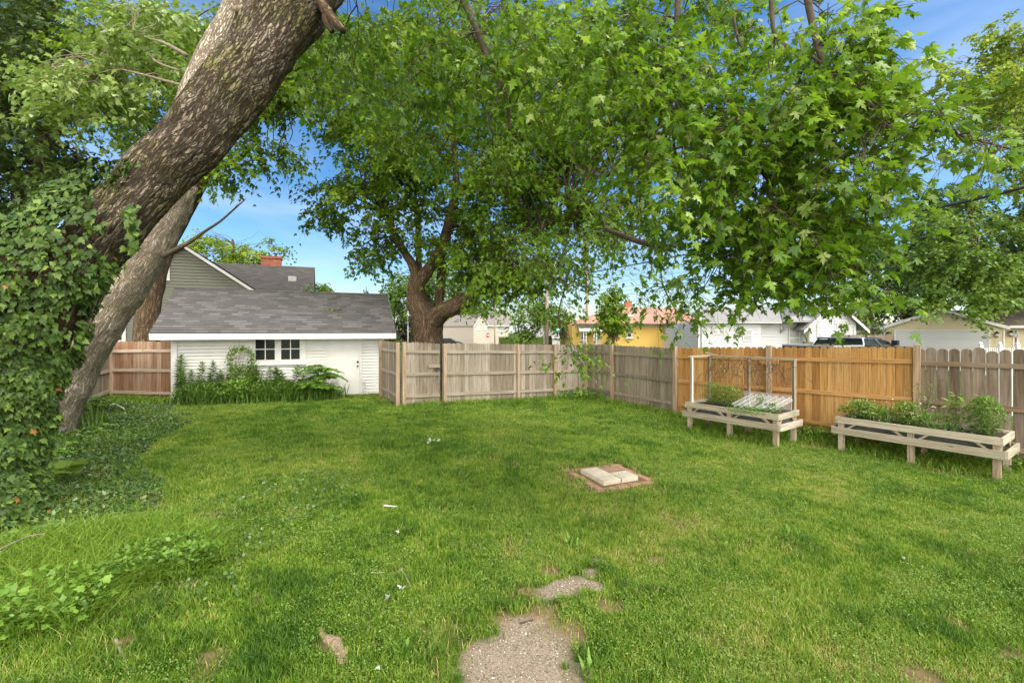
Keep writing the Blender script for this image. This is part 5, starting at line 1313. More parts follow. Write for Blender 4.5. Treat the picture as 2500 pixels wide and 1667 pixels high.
    for i in range(5): d.box((u0, -.04, zz + (z1 - zz) * i / 5), (u1, -.016, zz + (z1 - zz) * (i + 1) / 5 - .015), .5)
    d.build('garage_door', M['garage_door'], t, local=True)
    f = MB(); f.box((u0 - .08, -.06, zz), (u0, -.015, z1 + .05), .5); f.box((u1, -.06, zz), (u1 + .08, -.015, z1 + .05), .5); f.box((u0, -.06, z1), (u1, -.015, z1 + .05), .5); f.build('door_trim', M['white'], t, local=True)
    for x in (0, W - .08): f = MB(); f.box((x, -.04, 0), (x + .08, -.015, 3.24), .5); f.build('corner_board', M['white'], t, local=True)
    def lantern(u, z, yy):
        m = MB(); m.disc((u, yy - .045, z + .02), .09, 12, 'y', .03); m.tube([(u, yy - .04, z + .1), (u, yy - .16, z + .22), (u, yy - .2, z + .16)], .018, 6)
        m.tube([(u, yy - .2, z + .2), (u, yy - .2, z + .10), (u, yy - .2, z + .085)], [.03, .14, .14], 6); m.tube([(u, yy - .2, z + .08), (u, yy - .2, z - .15), (u, yy - .2, z - .2)], [.105, .085, .03], 6); o = m.build('lantern', M['black'], t, local=True)
        g = MB(); g.tube([(u, yy - .2, z + .06), (u, yy - .2, z - .12)], [.11, .09], 6); g.build('lantern_glass', M['blind'], o, local=True)
    for px in (2168, 2433): lantern(*UZ(px, 817), 0)
    yw = 1.6; m = MB(); xb = W + 6; he = UZ(2480, 792, yw)[1]; lap(m, W + .01, xb, 0, he, .15, yw); m.build('wall', M['cream'], t, local=True)
    r = MB(); roof_plane(r, (W + .22, yw - .5, he - .06), (xb, yw - .5, he - .06), (xb, yw + 3.5, he + 1.0), (W * .5, yw + 3.5, he + 1.12), .16); r.build('roof', M['roof_rust'], t, local=True)
    f = MB(); f.box((W + .22, yw - .54, he - .24), (xb, yw - .5, he - .07)); f.build('fascia', M['white'], t, local=True)
    a, zt_ = UZ(2472.5, 805, yw); b_, _ = UZ(2487, 805, yw); d = MB(); d.box((a, yw - .05, 0), (b_, yw - .015, zt_), .5); d.build('door_frame', M['white'], t, local=True)
    d = MB(); d.box((a + .09, yw - .07, 0), (b_ - .09, yw - .052, zt_ - .06), .5); o = d.build('door', M['door_brown'], t, local=True); p = MB(); p.box(((a + b_) / 2 - .1, yw - .085, zt_ - .5), ((a + b_) / 2 + .1, yw - .072, zt_ - .2)); p.build('pane', M['blind'], o, local=True)
    lantern(*UZ(2467, 815, yw), yw)
    Y = 29.4
    # hanging flower pot under the lantern
    c = P(2434, 834, Y); b = empty('hanging_flowers', c, 0, 'small hanging flower basket under the right garage lantern', 'flower basket'); k = MB(); k.tube([c + Vector((0, -.12, -.1)), c + Vector((0, -.12, .02))], [.05, .1], 10); k.bar(c + Vector((0, -.12, 0)), c + Vector((0, -.02, .2)), .012, .012); k.build('basket', M['iron'], b)
    p = np.array([c + Vector((rnd.gauss(0, .1), -.12 + rnd.gauss(0, .05), rnd.gauss(.0, .12))) for _ in range(70)]); leaves('flowers', p, .07, 'rhomb', MAT['pale_maple'], b)

    # houses across the street
    grp = None
    def UZh(t, p0, e, px, py): u, z = PU(p0, e, px, py); return u, z - t.location.z
    def street_house(label, xl, xr, Yl, Yr, D, ye, yr_px, ridge, wall, roofm, wins, oh=.3):
        a = ((xl - 1250) / F * Yl, Yl); b = ((xr - 1250) / F * Yr, Yr); d = (b[0] - a[0], b[1] - a[1]); L = math.hypot(*d); e = (d[0] / L, d[1] / L)
        Ym = (Yl + Yr) / 2; t = gable_house('street_house', label, a, math.atan2(d[1], d[0]), L, D, -.9, zt(ye, Ym), zt(yr_px, Ym), ridge, wall, roofm, oh=oh, pitch=.22, group='small houses across the street')
        for x0, x1, y0, y1, g in wins:
            u0, z1 = UZh(t, a, e, x0, y0); u1, _ = UZh(t, a, e, x1, y0); _, z0 = UZh(t, a, e, x1, y1); window(t, u0, u1, z0, z1, -.014, .12, 1, 2, g)
        return t
    street_house('white cottage with a dark roof just right of the old maple', 1091, 1160, 78, 80, 12, 811, 785, 'y', 'white_far', 'roof_dark', [(1100, 1107, 812, 828, 'blind'), (1084, 1089, 812, 828, 'glass')][:1])
    street_house('white cottage with a pale grey roof in the middle of the row', 1112, 1163, 72, 72, 9, 808, 780, 'x', 'white_far', 'roof_far', [(1128, 1136, 811, 827, 'glass'), (1149, 1156, 811, 822, 'glass')])
    street_house('two storey beige house with a steep front gable behind the stop sign', 1156, 1192, 66, 68, 10, 793, 767, 'y', 'beige', 'roof_taupe', [(1164, 1170, 794, 806, 'blind'), (1181, 1187, 794, 806, 'blind')], .2)
    t = street_house('beige side wing with taupe roof right of the steep gable', 1192, 1240, 68, 68, 8, 793, 767, 'x', 'beige', 'roof_taupe', [(1212, 1233, 794, 808, 'blind')], .25)
    street_house('low white building partly hidden behind the hedge and tree', 1290, 1396, 58, 58, 8, 822, 806, 'x', 'white_far', 'roof_far', [])
    street_house('white house end with a grey low roof left of the cream garage', 2090, 2190, 42, 42, 8, 797, 781, 'x', 'white_far', 'roof_far', [])
    # stop sign
    c = P(1190.7, 818, 64); t = empty('stop_sign', (c.x, 64, float(gz(c.x, 64))), 0, 'red octagonal STOP sign on a thin post', 'road sign')
    m = MB(); R = .41; oc = [(c.x + R * math.cos(math.radians(22.5 + 45 * k)), 64, c.z + R * math.sin(math.radians(22.5 + 45 * k))) for k in range(8)]; m.prism(oc, (0, .02, 0)); sg = m.build('sign_plate', M['sign_white'], t)
    m = MB(); R = .375; oc = [(c.x + R * math.cos(math.radians(22.5 + 45 * k)), 63.99, c.z + R * math.sin(math.radians(22.5 + 45 * k))) for k in range(8)]; m.prism(oc, (0, .006, 0)); m.build('red_face', M['stop_red'], sg)
    cu = bpy.data.curves.new('stop_text', 'FONT'); cu.body = 'STOP'; cu.size = .34; cu.align_x = 'CENTER'; cu.align_y = 'CENTER'; cu.extrude = .003; cu.offset = .008; to = bpy.data.objects.new('lettering', cu); COL.objects.link(to)
    to.parent = sg; to.location = (c.x - t.location.x, 63.98 - t.location.y, c.z - t.location.z); to.rotation_euler = (math.radians(90), 0, 0); to.scale = (.82, 1, 1); me = bpy.data.meshes.new_from_object(to); bpy.data.objects.remove(to); me.name = 'lettering'; me.materials.clear(); to = link('lettering', me, M['sign_white'], sg); to.location = (c.x - t.location.x, 63.98 - t.location.y, c.z - t.location.z); to.rotation_euler = (math.radians(90), 0, 0); to.scale = (.82, 1, 1)
    m = MB(); m.box((c.x - .03, 64.025, -.8), (c.x + .03, 64.07, c.z + .3)); m.build('post', M['steel'], t)
    # poles
    def pole(label, px, Y, top, r, mat='pole', arms=(), lean=0):
        c = P(px, 800, Y); t = empty('utility_pole', (c.x, Y, float(gz(c.x, Y))), 0, label, 'utility pole', 'poles along the street'); m = MB(); m.tube([(c.x, Y, -.9), (c.x + lean, Y, zt(top, Y))], [r * 1.12, r * .85], 12); m.build('pole', M[mat], t, smooth=True)
        for py, wdt in arms: a = MB(); a.box((c.x - wdt, Y - .22, zt(py, Y) - .06), (c.x + wdt, Y - .12, zt(py, Y) + .06)); a.build('crossarm', M['pole'], t)
        return t
    pole('thick timber utility pole holding the back of a road sign', 1335, 38, 600, .145, arms=())
    pole('timber utility pole standing behind the far fence corner', 1433, 44, 560, .135, arms=((655, .9),))
    pole('slim tan pole with a crossarm in front of the beige house', 1208, 60, 742, .085, arms=((757.5, 1.9),))
    pole('thin pale pole right at the shed roof end', 966, 60, 715, .06, 'pole_grey', ((748, .6),), 0)
    pole('thin grey pole touching the old maple trunk', 996, 58, 733, .07, 'pole_grey', ((737, 1.0), (757, .7)), 0)
    c = P(1333, 801, 38.4); t = empty('road_sign', (c.x, 38.4, -.5), 0, 'blank pale back of a road sign behind the thick pole', 'road sign'); m = MB(); m.box((P(1320.5, 0, 38.4).x, 38.38, zt(820, 38.4)), (P(1346, 0, 38.4).x, 38.4, zt(787.5, 38.4))); m.build('sign_plate', M['sign_white'], t); m = MB(); m.box((P(1327, 0, 38.4).x, 38.3, -.6), (P(1329.5, 0, 38.4).x, 38.375, zt(788, 38.4))); m.build('post', M['steel'], t)
    c = P(1363, 806, 36); t = empty('street_name_sign', (c.x, 36, -.5), 0, 'small green street name sign in front of the round tree', 'road sign'); m = MB(); m.box((c.x - .19, 35.99, zt(807, 36) - .1), (c.x + .19, 36.01, zt(801, 36))); sp = m.build('sign_plate', M['sign_green'], t); m = MB(); m.box((c.x - .12, 35.975, zt(806, 36)), (c.x + .14, 35.988, zt(803, 36))); m.build('white_band', M['sign_white'], sp); m = MB(); m.box((c.x - .02, 36.012, -.6), (c.x + .02, 36.05, zt(802, 36))); m.build('post', M['steel'], t)
    # overhead wires
    def wire(label, pts, r):
        q = [P(*p) for p in pts]; m = MB(); m.tube(q, r, 6, .5, 6); o = m.build('power_line', M['rubber'], None, smooth=True, origin=q[0]); tag(o, label, 'cable', 'overhead wires on the right')
    wire('thick black overhead cable, the topmost of the right hand wires', [(1433, 667, 44), (1580, 640, 37), (1900, 578, 27), (2231, 519, 19), (2500, 458, 15), (2900, 350, 11)], .05)
    wire('thin overhead wire just below the thick black cable', [(1433, 690, 44), (2190, 563, 20), (2420, 520, 16), (2900, 420, 12)], .009)
    wire('second thin wire below the thick cable, crossing the tree', [(1433, 700, 44), (2169, 588, 20), (2300, 565, 18), (2900, 455, 12)], .009)
    wire('pale thin wire across the tree, third from the bottom', [(1433, 712, 44), (2165, 618, 20), (2500, 563, 15), (2900, 490, 12)], .011)
    wire('thin dark wire across the tree, second from the bottom', [(1433, 720, 44), (2205, 630, 20), (2500, 582, 15), (2900, 510, 12)], .011)
    wire('lowest dark wire crossing the tree above the garage', [(1433, 728, 44), (2205, 650, 20), (2500, 605, 15), (2900, 540, 12)], .014)
    wire('long thin wire strung between the two thin pale poles', [(966, 751, 60), (980, 757, 59), (996, 760, 58), (1208, 757, 60)], .02)
    wire('faint thin wire crossing the open sky beside the chimney', [(1540, 735, 40), (1700, 718, 34), (1760, 711, 32)], .008)


def wheel(t, x, y, z, r, w=.2):
    m = MB(); m.tube([(x, y - w / 2, z), (x, y - w / 2 + .03, z), (x, y + w / 2 - .03, z), (x, y + w / 2, z)], [r * .93, r, r, r * .93], 24); o = m.build('wheel', MAT['rubber'], t, local=True, smooth=False)
    m = MB(); m.tube([(x, y - w / 2 - .006, z), (x, y + w / 2 + .006, z)], r * .6, 18); m.build('rim', MAT['chrome'], o, local=True)


def build_vehicles():
    # pickup seen over the orange fence, nose to the right
    c = P(2035, 846, 15.2); ang = math.radians(24); zb = -.42
    t = empty('pickup_truck', (c.x, 15.2, zb), ang, 'dark pickup truck with pale cab trim parked behind the orange fence', 'pickup')
    zr = zt(825, 16.2) - zb; zbed = zt(843.5, 15.3) - zb
    b = MB(); W = 1.8
    zd = zbed - .05
    b.prism([(0, 0, .45), (5.2, 0, .45), (5.25, 0, .75), (5.2, 0, zd - .12), (3.9, 0, zd - .02), (1.7, 0, zd), (0, 0, zd)], (0, W, 0), .5)
    b.build('body', MAT['truck'], t, local=True)
    r = MB()
    for y in (-.01, W - .06): r.box((0, y, zd), (1.68, y + .07, zd + .05), .5)
    r.box((0, .06, zd), (.06, W - .06, zd + .05), .5); r.build('bed_rail', MAT['chrome'], t, local=True)
    k = MB(); x0, x1, x2, x3 = 1.72, 1.86, 2.85, 3.6; zc = zr
    # cab pillars and roof as a frame
    def pillar(a, bq, w=.07): k.bar(a, bq, w, w, (0, 1, 0), .5)
    for y in (.04, W - .04):
        yi = .13 if y < 1 else W - .13
        pillar((x0, y, zd), (x1, yi, zc - .04)); pillar((x3, y, zd), (x2, yi, zc - .04)); pillar(((x0 + x3) / 2 + .1, y, zd), ((x1 + x2) / 2 + .15, yi, zc - .04), .05)
    k.prism([(x1 - .05, .1, zc - .05), (x2 + .05, .1, zc - .05), (x2 - .05, .12, zc + .01), (x1 + .05, .12, zc + .01)], (0, W - .2, 0), .5)
    k.build('cab', MAT['truck'], t, local=True)
    tr = MB(); tr.tube([(x0 - .02, .02, zd + .02), (x1 - .06, .11, zc - .05), (x1 - .03, .2, zc), (x1 - .03, W - .2, zc), (x1 - .06, W - .11, zc - .05), (x0 - .02, W - .02, zd + .02)], .025, 6, .5, 3); tr.build('cab_trim', MAT['chrome'], t, local=True, smooth=True)
    g = MB()
    g.face([(x0 + .03, .1, zd + .05), (x0 + .03, W - .1, zd + .05), (x1 + .01, W - .17, zc - .07), (x1 + .01, .17, zc - .07)])
    for y, yi in ((.045, .125), (W - .045, W - .125)): g.face([(x0 + .08, y, zd + .03), (x3 - .08, y, zd + .03), (x2 - .03, yi, zc - .07), (x1 + .05, yi, zc - .07)])
    g.face([(x3, .1, zd + .03), (x3, W - .1, zd + .03), (x2 + .02, W - .17, zc - .07), (x2 + .02, .17, zc - .07)]); g.build('window', MAT['truck_glass'], t, local=True)
    m = MB(); m.box((x3 - .35, -.22, zd + .02), (x3 - .22, -.03, zd + .2)); m.build('mirror', MAT['black'], t, local=True)
    for x in (.95, 4.3):
        for y in (.12, W - .12): wheel(t, x, y, .36, .36)
    # far car by the white cottage
    c = P(1078, 830, 60); t = empty('parked_car', (c.x, 60, -.75), 0, 'dark grey car parked before the white cottage with the dark roof', 'car')
    k = MB(); L = 3.6; z1 = zt(834, 60) + .75; z2 = zt(825.5, 60) + .75
    k.prism([(-1.2, 0, .25), (2.6, 0, .25), (2.65, 0, z1 - .15), (2.0, 0, z1), (-1.15, 0, z1)], (0, 1.7, 0), .5); k.build('body', MAT['truck'], t, local=True)
    k = MB(); k.prism([(-.9, .1, z1), (1.9, .1, z1), (1.1, .2, z2), (-.4, .2, z2)], (0, 1.5, 0), .5); k.build('cabin', MAT['glass'], t, local=True)
    for x in (-.5, 1.8): wheel(t, x, .1, .32, .32)
# ------------------------------------------------------------------ planters, slabs, plants
def planter(label, fl, ang, L, D, top):
    zb = float(gz(fl[0], fl[1])); t = empty('raised_planter', (fl[0], fl[1], zb), ang, label, 'planter', 'raised wooden planters')
    def g(x, y): q = wm(t) @ Vector((x, y, 0)); return float(gz(q.x, q.y)) - zb
    lw = .088; rim = .118; lo0, lo1 = top - .325, top - .195
    for x in (0, L / 2, L):
        for y in (0, D):
            m = MB(); m.box((x - lw / 2, y, g(x, y) - .1), (x + lw / 2, y + .09, top - .012)); m.build('leg', MAT['w_plant_z'], t, local=True)
    for y in (-.038, D + .092):
        m = MB(); m.box((-lw / 2 - .0, y, top - rim), (L + lw / 2, y + .034, top)); m.build('rim_board', MAT['w_plant'], t, local=True)
        dy = -.045 if y < 0 else .045
        m = MB(); m.prism([(-.11, y + dy, lo0), (L + .11, y + dy, lo0), (L + .11, y + dy + (.02 if dy < 0 else -.02) - .03, lo1), (-.11, y + dy + (.02 if dy < 0 else -.02) - .03, lo1)], (0, .034, 0)); m.build('lower_board', MAT['w_plant'], t, local=True)
    for x, sx in ((-lw / 2 - .036, -1), (L + lw / 2 + .002, 1)):
        m = MB(); m.box((x, -.036, top - rim), (x + .034, D + .124, top - .003)); m.build('rim_board', MAT['w_plant_y'], t, local=True)
        m = MB(); m.box((x + sx * .055, -.07, lo0), (x + sx * .055 + .034, D + .16, lo1)); m.build('lower_board', MAT['w_plant_y'], t, local=True)
    # diagonal braces between rim and lower board
    for y in (.012, D + .06):
        for x, dx in ((.05, 1), (L / 2 - .05, -1), (L / 2 + .05, 1), (L - .05, -1)):
            m = MB(); m.bar((x, y, top - .26), (x + dx * .26, y, top - .07), .03, .06, (0, 1, 0)); m.build('brace', MAT['w_plant_z'], t, local=True)
    for y, dy in ((.06, 1), (D + .03, -1)):
        m = MB(); m.bar((L + .03, y, top - .26), (L + .03, y + dy * .2, top - .07), .06, .03, (1, 0, 0)); m.build('brace', MAT['w_plant_z'], t, local=True)
    # trough liner, V shaped, and soil
    m = MB(); n = 28; pr = []
    for i in range(n + 1):
        x = L * i / n; sag = .02 * mnoise.noise(Vector((x * 5, 0, 0)))
        pr.append([(x, .07, top - .09 + sag), (x, .13, top - .22 + sag), (x, D / 2 + .04, top - .29), (x, D - .03, top - .22 + sag), (x, D + .02, top - .09 + sag)])
    for a, b in zip(pr[:-1], pr[1:]):
        for k in range(4): m.face([a[k], b[k], b[k + 1], a[k + 1]])
    m.face(pr[0]); m.face(pr[-1]); m.build('liner', MAT['liner'], t, local=True)
    m = MB(); n = 24
    for i in range(n):
        for j in range(6):
            f = lambda a, b: (L * a / n, .05 + (D - .01) * b / 6, top - .05 + .02 * mnoise.noise(Vector((a * .7, b * .7, 3))))
            m.face([f(i, j), f(i + 1, j), f(i + 1, j + 1), f(i, j + 1)])
    m.build('soil', MAT['soil'], t, local=True, smooth=True)
    return t


def bush(name, label, group, c, r, h, n, mat, size, tpl='rhomb', flat=1.0, stems=6, pitch=(.1, .6), cat='plant'):
    c = Vector(c); t = empty(name, c, 0, label, cat, group); m = MB()
    for k in range(stems):
        a = rnd.uniform(0, 6.28); q = c + Vector((math.cos(a) * r * .6, math.sin(a) * r * .6, h * rnd.uniform(.6, .95))); m.tube([c, c.lerp(q, .5) + Vector((0, 0, h * .08)), q], [.007, .005, .002], 5, rnd.random(), 2)
    m.build('stems', MAT['lily'], t)
    z = rng.uniform(.08, 1, n); a = rng.uniform(0, 6.28, n); q = r * np.sqrt(rng.random(n)) * (.45 + .8 * np.sin(np.pi * np.clip(z, 0, 1)))
    p = np.column_stack([c.x + np.cos(a) * q, c.y + np.sin(a) * q, c.z + z * h])
    leaves('foliage', p, rng.uniform(.7, 1.3, n) * size, tpl, MAT[mat], t, np.clip(.15 + z * .6 + rng.normal(0, .18, n), 0, 1), pitch=pitch)
    return t


def strap_clump(name, label, group, c, n, h, mat, w=.014, spread=.16, arch=.6, cat='plant', stiff=False):
    c = Vector(c); V, Q = [], []; v = []
    for k in range(n):
        a = rnd.uniform(0, 6.28); d = Vector((math.cos(a), math.sin(a), 0)); s = Vector((-d.y, d.x, 0)); hh = h * rnd.uniform(.6, 1.1); b = c + Vector((rnd.gauss(0, spread * .5), rnd.gauss(0, spread * .5), 0)); ar = 0.25 if stiff else arch * rnd.uniform(.5, 1.2)
        i = len(V); m = 6
        for j in range(m + 1):
            t = j / m; p = b + d * (hh * ar * t ** (1 if stiff else 1.6)) + Vector((0, 0, hh * (t if stiff else (t * 1.25 - .62 * ar * t ** 2.6)))); ww = w * (1 - t ** 2.5) * (.7 + .6 * t if t < .5 else 1)
            V += [p - s * ww, p + s * ww]
        for j in range(m): Q.append((i + 2 * j, i + 2 * j + 1, i + 2 * j + 3, i + 2 * j + 2)); v.append(min(1, max(0, rnd.gauss(.55, .22))))
    o = np_mesh(name, np.array([tuple(q) for q in V]), [np.array(Q)], MAT[mat], None, [np.array(v)], origin=c)
    return tag(o, label, cat, group)


def frond(P0, d, L, n, leaflen, V, parts_leaf, parts_dir, mb, droop=.5):
    """pinnate leaf: rachis tube and leaflet positions"""
    P0 = Vector(P0); d = Vector(d).normalized(); side = d.cross(Vector((0, 0, 1))).normalized(); pts = []
    for k in range(7):
        t = k / 6; pts.append(P0 + d * (L * t) + Vector((0, 0, -droop * L * t * t)))
    mb.tube(pts, [.006, .005, .005, .004, .003, .003, .002], 5, rnd.random(), 2)
    for k in range(n):
        t = .2 + .8 * k / (n - 1); j = min(int(t * 6), 5); q = pts[j].lerp(pts[j + 1], t * 6 - j)
        for s in (-1, 1):
            parts_leaf.append(q); parts_dir.append(side * s + d * .45 + Vector((0, 0, -.35 + rnd.gauss(0, .12)))); V.append(leaflen * (1 - .35 * abs(t - .45)) * rnd.uniform(.85, 1.1))
    parts_leaf.append(pts[-1]); parts_dir.append(d + Vector((0, 0, -.5))); V.append(leaflen)


def pinnate_plant(name, label, c, h, nf, L, mat='weed', n=9, ll=.12, spread=1.0, stem=True, v0=.55, group=None):
    c = Vector(c); t = empty(name, c, 0, label, 'plant', group); mb = MB(); V, pl, pd = [], [], []
    top = c + Vector((0, 0, h))
    if stem: mb.tube([c, c.lerp(top, .5) + Vector((.03, 0, 0)), top], [.016, .012, .007], 6, .5, 2)
    for k in range(nf):
        a = 2.4 * k + rnd.uniform(-.3, .3); el = rnd.uniform(.1, .7); z = .35 + .65 * (k / nf)
        frond(c.lerp(top, z), (math.cos(a) * spread, math.sin(a) * spread, el), L * rnd.uniform(.75, 1.1) * (1.15 - .35 * z), n, ll, V, pl, pd, mb, rnd.uniform(.35, .6))
    mb.build('stem', MAT['lily'], t)
    leaves('leaflets', np.array([tuple(p) for p in pl]), np.array(V), 'oval', MAT[mat], t, np.clip(rng.normal(v0, .18, len(pl)), 0, 1), dirs=np.array([tuple(d) for d in pd]), roll=.3)
    return t


def lily(label, c, h, group):
    c = Vector(c); t = empty('lily_plant', c, 0, label, 'plant', group); lean = Vector((rnd.gauss(0, .07), rnd.gauss(0, .05), 0)); m = MB(); top = c + lean * h * 1.6 + Vector((0, 0, h))
    m.tube([c, c.lerp(top, .5) + lean * .1, top], [.008, .007, .004], 6, .5, 3); m.build('stem', MAT['lily'], t)
    n = int(95 * h); p, d, s, v = [], [], [], []
    for k in range(n):
        f = (k + 1) / n; a = 2.4 * k; q = c.lerp(top, .06 + .94 * f) + lean * .06; p.append(tuple(q)); d.append((math.cos(a), math.sin(a), .25 + .7 * f * f - .4 * (1 - f))); s.append((.19 if f < .8 else .19 - .5 * (f - .8)) * rnd.uniform(.8, 1.2)); v.append(min(1, max(0, .2 + .35 * f + rnd.gauss(0, .15))))
    for k in range(10): a = k * .63; p.append(tuple(top)); d.append((math.cos(a), math.sin(a), 1.6)); s.append(.05); v.append(.3)
    leaves('foliage', np.array(p), np.array(s), 'lance', MAT['lily'], t, np.array(v), dirs=np.array(d), roll=.2)


SHED = (math.cos(math.radians(22)), math.sin(math.radians(22)))


def SP(px, py, off):
    """point on a plane parallel to the shed front, off metres before it"""
    R = (-4.26, 15.15); n = (-SHED[1], SHED[0]); p0 = (R[0] - n[0] * off, R[1] - n[1] * off); u, z = PU(p0, SHED, px, py); return Vector((p0[0] + SHED[0] * u, p0[1] + SHED[1] * u, z))


def on_ground(p): return Vector((p.x, p.y, float(gz(p.x, p.y))))


def build_items():
    # planters
    fl1 = G(1682, 1050); fr1 = G(1892, 1094); d = fr1 - fl1; a1 = math.atan2(d.y, d.x); L1 = d.to_2d().length; D1 = .80; top1 = .655
    t1 = planter('raised planter with an open trellis frame and clear corrugated sheet', fl1, a1, L1, D1, top1)
    M1 = wm(t1); zb = t1.location.z
    ht = 1.69
    tr = empty('trellis_frame', M1 @ Vector((0, 0, top1)), a1, 'weathered open timber trellis frame standing on the left planter', 'trellis')
    for p, w in (((0, .03), .045), ((0, D1 + .03), .05), ((L1 / 2, D1 + .03), .05), ((L1, D1 + .03), .05)):
        m = MB(); q = M1 @ Vector((p[0], p[1], 0)); lo = top1 - .012 if p[1] > .1 or True else 0
        A = M1 @ Vector((p[0], p[1] + .05, lo)); B = M1 @ Vector((p[0], p[1] + .05, ht)); 
        m.bar(A, B, w * 1.5, w, (1, 0, 0)); m.build('post', MAT['w_plant_z'], tr)
    m = MB(); m.bar(M1 @ Vector((.062, .05, top1)), M1 @ Vector((.062, .05, ht)), .012, .03, (1, 0, 0)); m.build('lattice_strip', MAT['white'], tr)
    for a, b in (((0, .02), (0, D1 + .1)), ((0, D1 + .08), (L1 / 2, D1 + .08)), ((L1 / 2, D1 + .08), (L1 + .04, D1 + .08))):
        m = MB(); m.bar(M1 @ Vector((*a, ht + .018)), M1 @ Vector((*b, ht + .018 + rnd.uniform(-.004, .004))), .06, .034); m.build('top_rail', MAT['w_plant'], tr)
    m = MB(); m.bar(M1 @ Vector((.2, D1 + .06, ht + .04)), M1 @ Vector((-.1, D1 - .12, ht + .12)), .03, .02); m.build('loose_lath', MAT['w_plant'], tr)
    # dead vine on the trellis
    vn = empty('dead_vine', M1 @ Vector((.4, D1, ht)), 0, 'dry brown leafless vine tangled along the trellis frame', 'vine'); m = MB()
    for k in range(58):
        x = rnd.uniform(-.05, L1); q = Vector((x, D1 + .03 + rnd.gauss(0, .05), ht - abs(rnd.gauss(0, .12)))); pts = [q]
        dx = rnd.gauss(0, .05)
        for j in range(rnd.randint(3, 7)):
            q = q + Vector((dx + rnd.gauss(0, .055), rnd.gauss(0, .03), -rnd.uniform(.0, .16) + rnd.gauss(0, .05))); pts.append(q)
        m.tube([M1 @ p for p in pts], [.007] * (len(pts) - 1) + [.003], 4, rnd.random(), 2, cap=False)
    tag(m.build('stems', MAT['straw'], vn), kind='stuff')
    p = np.array([tuple(M1 @ Vector((rnd.uniform(0, .45), D1 + rnd.gauss(0, .05), ht - abs(rnd.gauss(.1, .2))))) for _ in range(40)]); leaves('leaves', p, .05, 'rhomb', MAT['weed'], vn)
    # corrugated clear sheet leaning on the frame, and a flat pane behind it
    cs = empty('corrugated_sheet', M1 @ Vector((L1 * .52, .3, top1)), a1, 'clear corrugated plastic sheet leaning over the left planter bed', 'plastic sheet'); m = MB(); n = 90; x0, x1 = L1 * .50, L1 * .985
    for i in range(n):
        def pt(i, top): x = x0 + (x1 - x0) * i / n; w = .034 * math.sin(i / n * 2 * math.pi * 7); return M1 @ (Vector((x + .10, D1 - .06, top1 + .24)) if top else Vector((x - .05, .16, top1 + .035))).__add__(Vector((0, -.5 * w, .9 * w)))
        m.face([pt(i, 0), pt(i + 1, 0), pt(i + 1, 1), pt(i, 1)])
    m.build('sheet', MAT['plastic'], cs, smooth=True)
    ps = empty('clear_pane', M1 @ Vector((L1 * .48, D1, top1)), a1, 'flat clear pane standing upright behind the corrugated sheet', 'pane'); m = MB(); m.prism([M1 @ Vector((L1 * .47, D1 + .01, top1 - .02)), M1 @ Vector((L1 * .985, D1 + .01, top1 - .02)), M1 @ Vector((L1 * .985, D1 + .01, top1 + .29)), M1 @ Vector((L1 * .47, D1 + .01, top1 + .29))], M1.to_3x3() @ Vector((0, .006, 0))); m.build('sheet', MAT['pane'], ps)
    m = MB()
    for a, b in (((.47, -.02), (.47, .29)), ((.985, -.02), (.985, .29)), ((.47, .29), (.985, .29))): m.bar(M1 @ Vector((L1 * a[0], D1 + .013, top1 + a[1])), M1 @ Vector((L1 * b[0], D1 + .013, top1 + b[1])), .012, .012)
    m.build('edge_strip', MAT['steel'], ps)
    grp = 'plants growing in the planters'
    q = lambda x, y, M=M1, tp=top1: M @ Vector((x, y, tp - .06))
    bush('herb_plant', 'feathery green herb clump against the left trellis post', grp, q(.34, .45), .20, .52, 900, 'weed', .045, 'lance')
    bush('herb_plant', 'rounded yellow green herb clump at the middle of the left planter', grp, q(.70, .45), .26, .47, 1200, 'fresh_leaf', .04, 'rhomb')
    bush('herb_plant', 'low herb row along the front board under the corrugated sheet', grp, q(1.35, .14), .42, .10, 900, 'weed', .03, 'rhomb', stems=3)
    bush('herb_plant', 'single upright weed poking up beside the clear sheet', grp, q(1.45, .35), .09, .34, 120, 'weed', .05, 'rhomb', stems=2)
    bush('herb_plant', 'small herb tuft at the right hand end of the left planter', grp, q(1.75, .3), .12, .22, 160, 'weed', .045, 'rhomb', stems=3)
    # planter 2
    fr2 = G(2433, 1176); a2 = math.radians(-55); L2 = 2.12; fl2 = (fr2.x - L2 * math.cos(a2), fr2.y - L2 * math.sin(a2)); D2 = .78; top2 = .685
    t2 = planter('raised planter full of flowering herbs beside the dark fence', fl2, a2, L2, D2, top2); M2 = wm(t2)
    q2 = lambda x, y: M2 @ Vector((x, y, top2 - .06))
    bush('herb_plant', 'pale green mint like plants at the left end of the right planter', grp, q2(.25, .4), .33, .36, 800, 'fresh_leaf', .065, 'oval', stems=8)
    strap_clump('chive_clump', 'clump of upright chives among white flowers in the right planter', grp, q2(.62, .4), 90, .36, 'weed', .004, .2, .35, 'plant', True)
    bush('herb_plant', 'leafy herb right of the chives in the right planter', grp, q2(.92, .42), .24, .42, 620, 'fresh_leaf', .06, 'oval', stems=8)
    bush('herb_plant', 'low ferny plant in the middle of the right planter', grp, q2(1.32, .3), .26, .28, 620, 'weed', .045, 'lance', stems=5)
    bush('herb_plant', 'tall thin sparse stem against the dark fence boards', grp, q2(1.08, .7), .24, .82, 60, 'fresh_leaf', .06, 'oval', stems=5)
    bush('milkweed_plant', 'broad leaved milkweed with long pointed leaves in the right planter', grp, q2(1.55, .45), .09, .66, 40, 'fresh_leaf', .17, 'lance', stems=2)
    bush('herb_plant', 'dense bushy light green plant at the right end of the right planter', grp, q2(1.92, .4), .22, .64, 1500, 'weed', .06, 'lance', stems=8)
